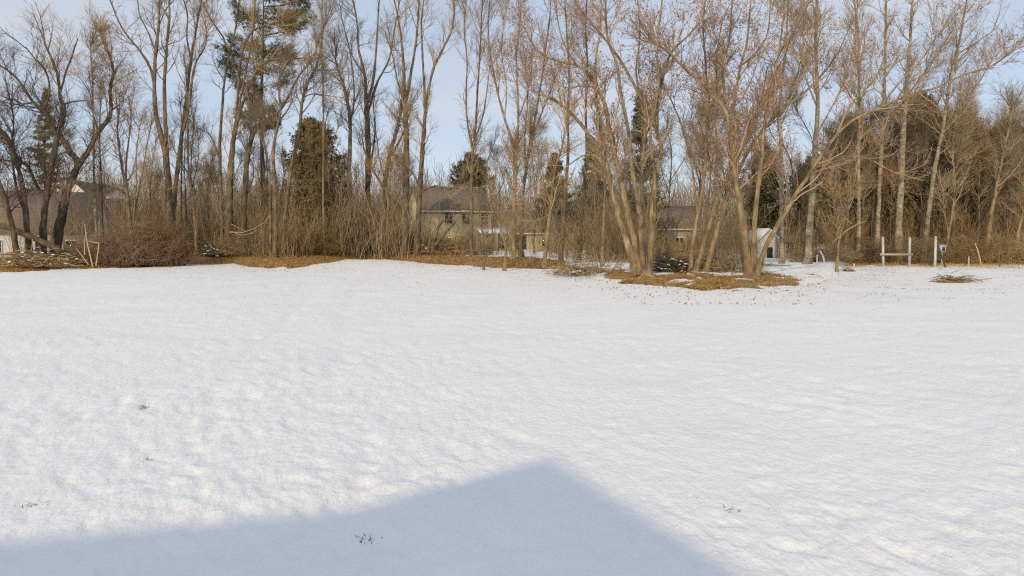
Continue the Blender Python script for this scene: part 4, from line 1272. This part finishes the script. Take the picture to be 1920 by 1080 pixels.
# the house behind the camera: it casts the gable shadow on the snow
H = 8.0
pk = np.array([0.24 - 0.68 * H, 5.6 - 2.03 * H])
h9 = empty('house', (pk[0] + 0.06, pk[1] + 0.09, 0), 'house whose gable shadow falls on the near snow', 'house')
prof = [(-5.2, H - 1.14), (-2.52, H - 0.755), (-0.91, H - 0.527), (0, H), (1.43, H - 0.91), (3.0, H - 1.91)]
r_ = Mesh()
for (xa, za), (xb, zb_) in zip(prof[:-1], prof[1:]):
    quad_slab(Mesh(), (xa, -9, za), (xb, -9, zb_), (xb, 0, zb_), (xa, 0, za), 0.16).build('roof', M['shingle_brown'], h9)
w = Mesh()
wp = [(x, z - 0.22) for x, z in prof]
wp[0] = (-4.9, wp[0][1]); wp[-1] = (2.75, wp[-1][1])
v = [(x, -0.4, z) for x, z in wp] + [(x, -0.4, -0.3) for x, z in wp] + [(x, -8.6, z) for x, z in wp] + [(x, -8.6, -0.3) for x, z in wp]
k = len(wp)
qs = [(i, i + 1, k + i + 1, k + i) for i in range(k - 1)] + [(2 * k + i + 1, 2 * k + i, 3 * k + i, 3 * k + i + 1) for i in range(k - 1)]
qs += [(0, k, 3 * k, 2 * k), (k - 1, 3 * k - 1, 4 * k - 1, 2 * k - 1)]
w.add(v, qs).build('wall', M['siding_white'], h9)
for xw in (-3.7, -1.6, 1.6):
    f = Mesh().box(xw - 0.5, xw + 0.5, -0.40, -0.34, 0.9, 2.2).build('window', M['white_paint'], h9)
    Mesh().box(xw - 0.42, xw + 0.42, -0.34, -0.325, 0.98, 2.12).build('pane', M['glass'], f)

# ------------------------------------------------------------------ posts and small things at the wood edge
def stick(name, pts, w, m, label, cat, D, S=6, group=None, sq=False):
    W = np.stack([world_pt(x, y, D) for x, y in pts])
    base = W[0].copy()
    base[2] = float(ground_z(base[0], base[1]))
    W[0, 2] = min(W[0, 2], base[2] - 0.05)
    W = smooth_line(W, max(len(W), 4))
    r = np.linspace(w[0], w[1], len(W)) / 2 / F * D
    o = Mesh().tube(W, r, S).build(name, M[m], None, base, smooth=not sq)
    o.location = base
    return tag(o, label, cat, group)


def post(px, y0, y1, D, label, cap=True):
    X = (px - CX) / F * D
    zg = float(ground_z(X, D))
    zt = CH - (y1 - HY) / F * D
    o = empty('fence_post', (X, D, zg), label, 'post', 'white wooden fence posts')
    a = 0.046
    ms = Mesh()
    g = np.random.default_rng(int(px))
    ms.box(-a, a, -a, a, -0.2, zt - zg)
    ms.build('post', M['white_paint'], o)
    q = zt - zg
    v = [(-a * 1.05, -a * 1.05, q + 0.002), (a * 1.05, -a * 1.05, q + 0.002), (a * 1.05, a * 1.05, q + 0.002), (-a * 1.05, a * 1.05, q + 0.002), (0, 0, q + 0.05)]
    Mesh().add(v, [(3, 2, 1, 0)], [(0, 1, 4), (1, 2, 4), (2, 3, 4), (3, 0, 4)]).build('cap', M['white_paint'], o)
    o.rotation_euler = (g.normal() * 0.02, g.normal() * 0.02, 0.3)
    return o


PD = 39.0
post(1656, 492, 445, PD, 'left of the two white posts joined by a rail')
post(1705, 494, 446, PD, 'right of the two white posts joined by a rail')
post(1753, 500, 444, PD - 1.0, 'single white post standing beside the grey meter box')
a_, b_ = world_pt(1650, 477, PD - 0.12), world_pt(1711, 477, PD - 0.12)
rl = Mesh().box(0, b_[0] - a_[0], -0.03, 0.03, -0.05, 0.05).build('fence_rail', M['wood_rail'])
rl.location = a_
tag(rl, 'weathered wooden rail fixed across the two white posts', 'rail')
stick('metal_post', [(1774, 500), (1766, 482), (1757, 455)], (3.5, 3.5), 'green_metal', 'dark green metal stake leaning on the single white post', 'stake', PD - 0.9)
stick('metal_post', [(1746, 497), (1747, 478)], (3.5, 3), 'green_metal', 'short dark stake left of the single white post', 'stake', PD + 0.3)
# meter box
bx = empty('meter_box', world_pt(1766, 466, PD + 1.2), 'small pale grey meter box on a stake right of the single white post', 'box')
Mesh().box(-0.17, 0.17, -0.09, 0.09, -0.17, 0.17).build('case', M['grey_metal'], bx)
Mesh().box(-0.20, 0.20, -0.12, 0.12, 0.172, 0.20).build('lid', M['white_paint'], bx)
Mesh().box(-0.03, 0.10, -0.11, -0.092, -0.12, 0.08).build('meter_face', M['black'], bx)
Mesh().box(-0.03, 0.03, -0.02, 0.02, -1.35, -0.172).build('stake', M['wood_rail'], bx)
for px, y0, y1, w, lab, m in [(1809, 495, 484, 3.2, 'short white stake left of the leaning pale stick', 'white_paint'),
                              (1816, 500, 481, 3.0, 'thin grey stake beside the short white stake', 'grey_metal'),
                              (1877, 493, 484, 3.4, 'short white stake at the far right under the scrub', 'white_paint'),
                              (1478, 487, 475, 2.8, 'short white stake in front of the low grey shelter', 'white_paint'),
                              (1569, 501, 488, 3.0, 'white stake at the foot of the small leaning sapling', 'white_paint'),
                              (1601, 509, 494, 2.8, 'white stake standing alone beside the dark twig on the snow', 'white_paint')]:
    stick('marker_stake', [(px, y0 + 2), (px + 0.5, y1)], (w, w * 0.9), m, lab, 'stake', CH * F / (y0 - HY))
stick('leaning_stick', [(1841, 494), (1835, 475), (1828, 456)], (3, 2), 'dead_wood', 'pale stick leaning left at the wood edge', 'stick', 39)
stick('leaning_stick', [(1875, 492), (1873, 478), (1875, 466)], (2.2, 1.6), 'bark_grey', 'thin upright grey stick near the far right stakes', 'stick', 39)
stick('bent_pipe', [(1547, 500), (1545, 488), (1542, 478), (1537, 470)], (4.2, 3.4), 'white_paint', 'bent white pipe standing right of the black bucket', 'pipe', 38)
stick('bent_pipe', [(1532, 492), (1532, 478)], (3.4, 3), 'white_paint', 'short white pipe standing behind the black bucket', 'pipe', 40)
# black bucket
p = world_pt(1530, 497, 41)
bk = empty('bucket', (p[0], 41, float(ground_z(p[0], 41))), 'small black bucket lying on the snow below the thick poplar', 'bucket')
zz = np.array([0, 0.02, 0.24, 0.26, 0.26, 0.05])
Mesh().tube(np.stack([0 * zz, 0 * zz, zz], 1) + np.array([0, 0, 0.0]), np.array([0.02, 0.13, 0.16, 0.17, 0.15, 0.12]), 14).build('body', M['black'], bk, smooth=True)
th = np.linspace(0, math.pi, 9)
Mesh().tube(np.stack([0.165 * np.cos(th), 0 * th, 0.25 + 0.09 * np.sin(th)], 1), np.full(9, 0.007), 5).build('handle', M['grey_metal'], bk)
# small white table-like frame behind the pipes
p = world_pt(1537, 487, 45)
tb = empty('garden_table', (p[0], 45, float(ground_z(p[0], 45))), 'small snow-topped garden table behind the bent white pipe', 'table')
Mesh().box(-0.38, 0.32, -0.3, 0.3, 0.58, 0.63).build('table_top', M['wood_rail'], tb)
Mesh().box(-0.36, 0.30, -0.28, 0.28, 0.633, 0.72).build('snow_cover', M['snow_cap'], tb)
for sx in (-0.33, 0.27):
    for sy in (-0.26, 0.26):
        Mesh().box(sx - 0.03, sx + 0.03, sy - 0.03, sy + 0.03, -0.1, 0.58).build('leg', M['wood_rail'], tb)

# dark fallen trunk, cut tan stalks and dead limbs
stick('fallen_log', [(128, 478), (108, 466), (62, 446), (20, 428), (-12, 420)], (13, 9), 'bark_dark', 'dark fallen trunk lying across the feet of the far left trees', 'log', 38.2, 9)


def stalks(label, D, lines, m='dead_wood', name='broken_stalks', cat='stalks'):
    base = world_pt(lines[0][1][0][0], lines[0][1][0][1], D)
    base[2] = float(ground_z(base[0], D))
    root = empty(name, base, label, cat)
    for w, pts in lines:
        dd = D + rng.normal() * 0.1
        W = np.stack([world_pt(x, y, dd + 0.05 * k) for k, (x, y) in enumerate(pts)])
        Wd = np.concatenate([np.linspace(W[i], W[i + 1], 3, endpoint=(i == len(W) - 2)) for i in range(len(W) - 1)])
        Mesh().tube(Wd, np.linspace(w, w * 0.55, len(Wd)) / 2 / F * D * 0.75, 6).build('stalk', M[m], root, base, smooth=True)
    return root


stalks('bright tan broken stalks bent over in front of the bramble mound', 37.0, [
    (4.0, [(174, 500), (165, 462), (161, 440), (159, 420)]), (3.6, [(180, 498), (184, 470), (186, 456), (164, 452)]),
    (3.0, [(166, 496), (154, 480), (143, 466)]), (2.6, [(159, 478), (158, 455), (162, 435)]), (2.4, [(124, 500), (126, 475), (140, 482)])])
stalks('pale broken branch stub leaning at the far left', 37.0, [
    (3.4, [(44, 500), (52, 482), (60, 465), (61, 448)]), (2.8, [(52, 484), (62, 472), (74, 480)]), (2.4, [(48, 490), (38, 478)])])
stalks('pale curved dead boughs hanging beside the dark thick trunk', 39.5, [
    (2.2, [(430, 435), (455, 436), (478, 428), (496, 417), (505, 405)]), (2.0, [(434, 434), (452, 441), (470, 438), (484, 430)]),
    (1.7, [(433, 420), (447, 427), (462, 434)])], 'branch_tan', name='dead_boughs', cat='boughs')
stalks('broken pale top of a snapped trunk leaning before the two-storey house', 47.0, [
    (9, [(808, 488), (812, 455), (822, 425), (832, 412)]), (8, [(812, 465), (832, 440), (852, 418), (856, 413)]), (5, [(800, 486), (806, 450), (806, 428)])],
    'bark_grey', 'snapped_trunk', 'trunk')
stalks('fallen branch with broken twigs hanging right of the maple clumps', 36.0, [
    (4.5, [(1560, 455), (1590, 430), (1606, 421), (1625, 414)]), (3.6, [(1597, 420), (1575, 398), (1552, 382)]), (2.4, [(1568, 440), (1586, 400), (1600, 372)])],
    'branch_tan', 'fallen_branch', 'branch')
stalks('small log with broken limbs at the left foot of the right maple clump', 28.0, [
    (6, [(1378, 524), (1390, 519), (1402, 514)]), (4, [(1364, 524), (1372, 514), (1380, 505)]), (3, [(1374, 522), (1380, 510)])], 'bark_grey', 'fallen_branch', 'branch')


def brush_pile(label, px, D, wx, wy, h, n, m, seed, rad=(0.006, 0.018), snow=0):
    g = np.random.default_rng(seed)
    X = (px - CX) / F * D
    base = np.array([X, D, float(ground_z(X, D))])
    a = g.random(n) * 6.283
    x, y = g.normal(size=n) * wx * 0.42, g.normal(size=n) * wy * 0.42
    z = np.abs(g.normal(size=n)) * h * 0.5 * np.exp(-(x / wx) ** 2 - (y / wy) ** 2) + 0.03
    d = unit(np.stack([np.cos(a) * 1.4, np.sin(a), g.normal(size=n) * 0.28], 1))
    L = g.uniform(0.3, 1.1, n) * min(1.0, wx)
    K = 4
    P = np.empty((n, K, 3)); P[:, 0] = np.stack([x, y, z], 1) - d * (L / 2)[:, None]
    for k in range(1, K):
        P[:, k] = P[:, k - 1] + unit(d + g.normal(size=(n, 3)) * 0.22) * (L / (K - 1))[:, None]
    P[:, :, 2] = np.maximum(P[:, :, 2], 0.01)
    R = g.uniform(rad[0], rad[1], n)[:, None] * np.linspace(1, 0.5, K)[None]
    root = empty('brush_pile', base, label, 'brush pile')
    Mesh().tube(P, R, 4, False).build('twigs', M[m], root)['kind'] = 'stuff'
    if snow:
        V = []
        ms = Mesh()
        for _ in range(snow):
            k = g.integers(0, n)
            c = P[k, 1] + np.array([0, 0, R[k, 1]])
            w, hh = g.uniform(0.03, 0.09), g.uniform(0.02, 0.05)
            th = np.linspace(0, 6.283, 8)[:-1]
            rg = np.stack([c[0] + w * np.cos(th) * 1.4, c[1] + w * np.sin(th), np.full(7, c[2])], 1)
            tp = np.stack([c[0] + w * 0.6 * np.cos(th) * 1.3, c[1] + w * 0.6 * np.sin(th), np.full(7, c[2] + hh)], 1)
            i = np.arange(7); j = (i + 1) % 7
            q = np.stack([i, j, 7 + j, 7 + i], 1)
            ms.add(np.concatenate([rg, tp, [[c[0], c[1], c[2] + hh * 1.15]]]), q, np.stack([7 + i, 7 + j, np.full(7, 14)], 1))
        so = ms.build('snow_patches', M['snow_cap'], root, smooth=True)
        so['kind'] = 'stuff'
    return root


brush_pile('snow-dusted brush heap at the foot of the far left trees', 55, 36.5, 2.2, 1.4, 0.75, 700, 'brush', 401, (0.008, 0.022), 60)
brush_pile('snow-dusted brush heap left of the bright-limbed tree', 395, 46.5, 1.1, 0.9, 0.8, 320, 'bark_dark', 402, (0.008, 0.022), 60)
brush_pile('low heap of brush on the ground before the two-storey house', 840, 47.5, 2.4, 1.0, 0.9, 520, 'brush', 403, (0.008, 0.022), 20)
brush_pile('flat twig pile lying on the open snow at the right', 1790, 27.0, 0.85, 0.45, 0.16, 130, 'brush', 404, (0.004, 0.012))
brush_pile('snow-covered brush heap right behind the large maple clump', 1262, 30.0, 1.0, 0.7, 0.55, 300, 'bark_dark', 405, (0.006, 0.02), 60)
brush_pile('twig heap at the left side of the large maple clump', 1085, 30.0, 1.2, 0.8, 0.3, 180, 'brush', 406, (0.006, 0.018), 24)
brush_pile('dark twigs lying on the snow beside the lone white stake', 1590, 33.5, 0.35, 0.25, 0.15, 60, 'bramble', 407, (0.005, 0.012))
brush_pile('low dark brush behind the three leaning stems', 1345, 32.5, 1.2, 0.8, 0.45, 260, 'bark_dark', 408, (0.006, 0.018), 30)


# ------------------------------------------------------------------ fallen leaves, dry grass, tufts
def leaf_quads(X, Y, size, seed):
    g = np.random.default_rng(seed)
    n = len(X)
    z = ground_z(X, Y) + g.uniform(-0.02, 0.03, n)
    nrm = unit(np.stack([g.normal(size=n) * 0.55, g.normal(size=n) * 0.55, np.ones(n)], 1))
    a = unit(np.cross(nrm, unit(g.normal(size=(n, 3)))))
    b = np.cross(nrm, a)
    s = g.uniform(size[0], size[1], n)[:, None]
    C = np.stack([X, Y, z], 1)
    V = np.stack([C - a * s, C + b * s * 0.62, C + a * s, C - b * s * 0.62], 1)
    V[:, 1, 2] += 0.012; V[:, 3, 2] += 0.012
    return V.reshape(-1, 3), np.arange(n * 4).reshape(-1, 4)


g = np.random.default_rng(90)
n = 300000
px = g.uniform(-60, 1990, n)
d0 = edge_depth(px)
Yv = d0 + g.uniform(-1.0, 8.0, n)
Xv = (px - CX) / F * Yv
keep = (litter(Xv, Yv) > g.uniform(0.5, 1.0, n)) | ((Yv > d0 - 1.0) & (g.random(n) < 0.004))
Xv, Yv = Xv[keep][:30000], Yv[keep][:30000]
V, Q = leaf_quads(Xv, Yv, (0.028, 0.06), 91)
px = g.uniform(250, 1960, 1500)
Yv = np.maximum(edge_depth(px) - np.abs(g.normal(size=1500)) * 3.5, 18)
Xv = (px - CX) / F * Yv
V2, Q2 = leaf_quads(Xv, Yv, (0.02, 0.045), 92)
V2[:, 2] += np.repeat(snow_relief(Xv, Yv) + 0.015, 4)
o = Mesh().add(V, Q).add(V2, Q2).build('leaf_litter', M['leaf'])
tag(o, 'orange-brown fallen leaves along the edge of the snow', 'leaves', kind='stuff')


def blades(X, Y, h, w, seed, lean=0.5, z=None):
    g = np.random.default_rng(seed)
    n = len(X)
    z = ground_z(X, Y) if z is None else z
    d = unit(np.stack([g.normal(size=n) * lean, g.normal(size=n) * lean, np.ones(n)], 1))
    L = g.uniform(h[0], h[1], n)[:, None]
    s = unit(np.cross(d, g.normal(size=(n, 3)))) * w
    p = np.stack([X, Y, z - 0.02], 1)
    m = p + d * L * 0.55
    e = p + d * L + np.stack([g.normal(size=n) * 0.3, g.normal(size=n) * 0.3, -np.abs(g.normal(size=n)) * 0.2], 1) * L
    V = np.stack([p - s, p + s, m + s * 0.8, m - s * 0.8, e], 1).reshape(-1, 3)
    i = np.arange(n)[:, None] * 5
    return V, i + np.array([[0, 1, 2, 3]]), i + np.array([[3, 2, 4]])


n = 26000
px = np.concatenate([g.normal(1200, 60, n // 3), g.uniform(1060, 1520, n // 3), g.normal(1430, 40, n - 2 * (n // 3))])
d0 = edge_depth(px)
Yv = d0 + np.abs(g.normal(size=n)) * 1.7 - 0.2
Xv = (px - CX) / F * Yv
keep = (litter(Xv, Yv) > 0.5) & (noise2(Xv / 0.7, Yv / 0.7, 60) > -0.12) & (px > 1055) & (px < 1525)
Xv, Yv = Xv[keep], Yv[keep]
o = Mesh().add(*blades(Xv, Yv, (0.06, 0.22), 0.0055, 61, 0.9)).build('dry_grass', M['dry_grass'])
tag(o, 'matted tan dry grass around the feet of the maple clumps', 'grass', kind='stuff')
# thin dry grass along the right wood edge
n = 5000
px = g.uniform(1545, 1960, n)
Yv = 40 + g.normal(size=n) * 1.3
Xv = (px - CX) / F * Yv
keep = noise2(Xv / 1.4, Yv / 1.0, 62) > 0.05
o = Mesh().add(*blades(Xv[keep], Yv[keep], (0.08, 0.35), 0.007, 63, 0.6)).build('dry_grass', M['dry_grass'])
tag(o, 'thin dry grass along the snow edge below the pale poplars', 'grass', kind='stuff')
# specks of grass through the thin far snow
n = 26000
Yv = g.uniform(14, 40, n)
px = g.uniform(300, 1960, n)
Xv = (px - CX) / F * Yv
keep = (g.random(n) < sstep(15, 30, Yv) * (0.3 + 0.7 * sstep(1000, 1500, px))) & (noise2(Xv / 1.8, Yv / 1.6, 64) + 0.5 * noise2(Xv / 0.5, Yv / 0.4, 65) > 0.22) & (Yv < edge_depth(px))
Xv, Yv = Xv[keep], Yv[keep]
o = Mesh().add(*blades(Xv, Yv, (0.04, 0.10), 0.006, 66, 1.2, ground_z(Xv, Yv) + snow_relief(Xv, Yv) + 0.01)).build('grass_specks', M['green_grass'])
tag(o, 'sparse grass tips poking through the thin far snow', 'grass', kind='stuff')

tuft_list = [
    (264, 762, 0.10, 110, 'largest flat grass tuft, on the open snow at the left'),
    (62, 946, 0.085, 90, 'dark grass tuft near the left edge above the shadow'),
    (1366, 958, 0.07, 70, 'grass tuft right of the gable shadow, the left of two'),
    (1448, 957, 0.05, 40, 'grass tuft right of the gable shadow, the right of two'),
    (690, 1010, 0.06, 50, 'grass tuft inside the house shadow'),
    (1064, 921, 0.03, 16, 'tiny speck of grass near the tip of the gable shadow'),
    (1036, 827, 0.035, 22, 'tiny grass tuft just beyond the tip of the gable shadow'),
    (1293, 907, 0.04, 28, 'small grass tuft beside the right edge of the gable shadow'),
    (1896, 842, 0.05, 34, 'small grass tuft near the right frame edge'),
    (272, 863, 0.055, 44, 'grass tuft beside a footprint at lower left'),
    (28, 877, 0.05, 36, 'small grass tuft at the left frame edge'),
    (638, 738, 0.05, 30, 'small tan grass tuft left of the middle of the snow'),
    (322, 711, 0.06, 34, 'small grass tuft, left of a pair far on the left snow'),
    (410, 713, 0.06, 34, 'small grass tuft, right of a pair far on the left snow'),
    (352, 756, 0.045, 26, 'faint tan grass tuft right of the largest tuft'),
    (1466, 688, 0.05, 24, 'faint speck of grass far on the right snow'),
]
for i, (x, y, r, n, lab) in enumerate(tuft_list):
    D = CH * F / (y - HY)
    for _ in range(3):
        X = (x - CX) / F * D
        zz = float(snow_relief(np.array(X), np.array(D)) + ground_z(X, D))
        D = (CH - zz) * F / (y - HY)
    X = (x - CX) / F * D
    zz = float(snow_relief(np.array(X), np.array(D)) + ground_z(X, D))
    gg = np.random.default_rng(700 + i)
    bx_, by_ = gg.normal(size=n) * r * 0.7, gg.normal(size=n) * r * 0.5
    r = r * 0.8
    n = int(n * 0.6); bx_, by_ = bx_[:n], by_[:n]
    V, Q, T = blades(bx_ * 0.75, by_ * 0.8, (r * 0.3, r * 0.9), 0.003, 800 + i, 1.3, np.full(n, 0.008))
    V[:, 2] = np.maximum(V[:, 2], -0.01)
    o = Mesh().add(V, Q, T).build('grass_tuft', M['green_grass'])
    o.location = (X, D, zz)
    tag(o, lab, 'grass', 'grass tufts poking through the near snow')
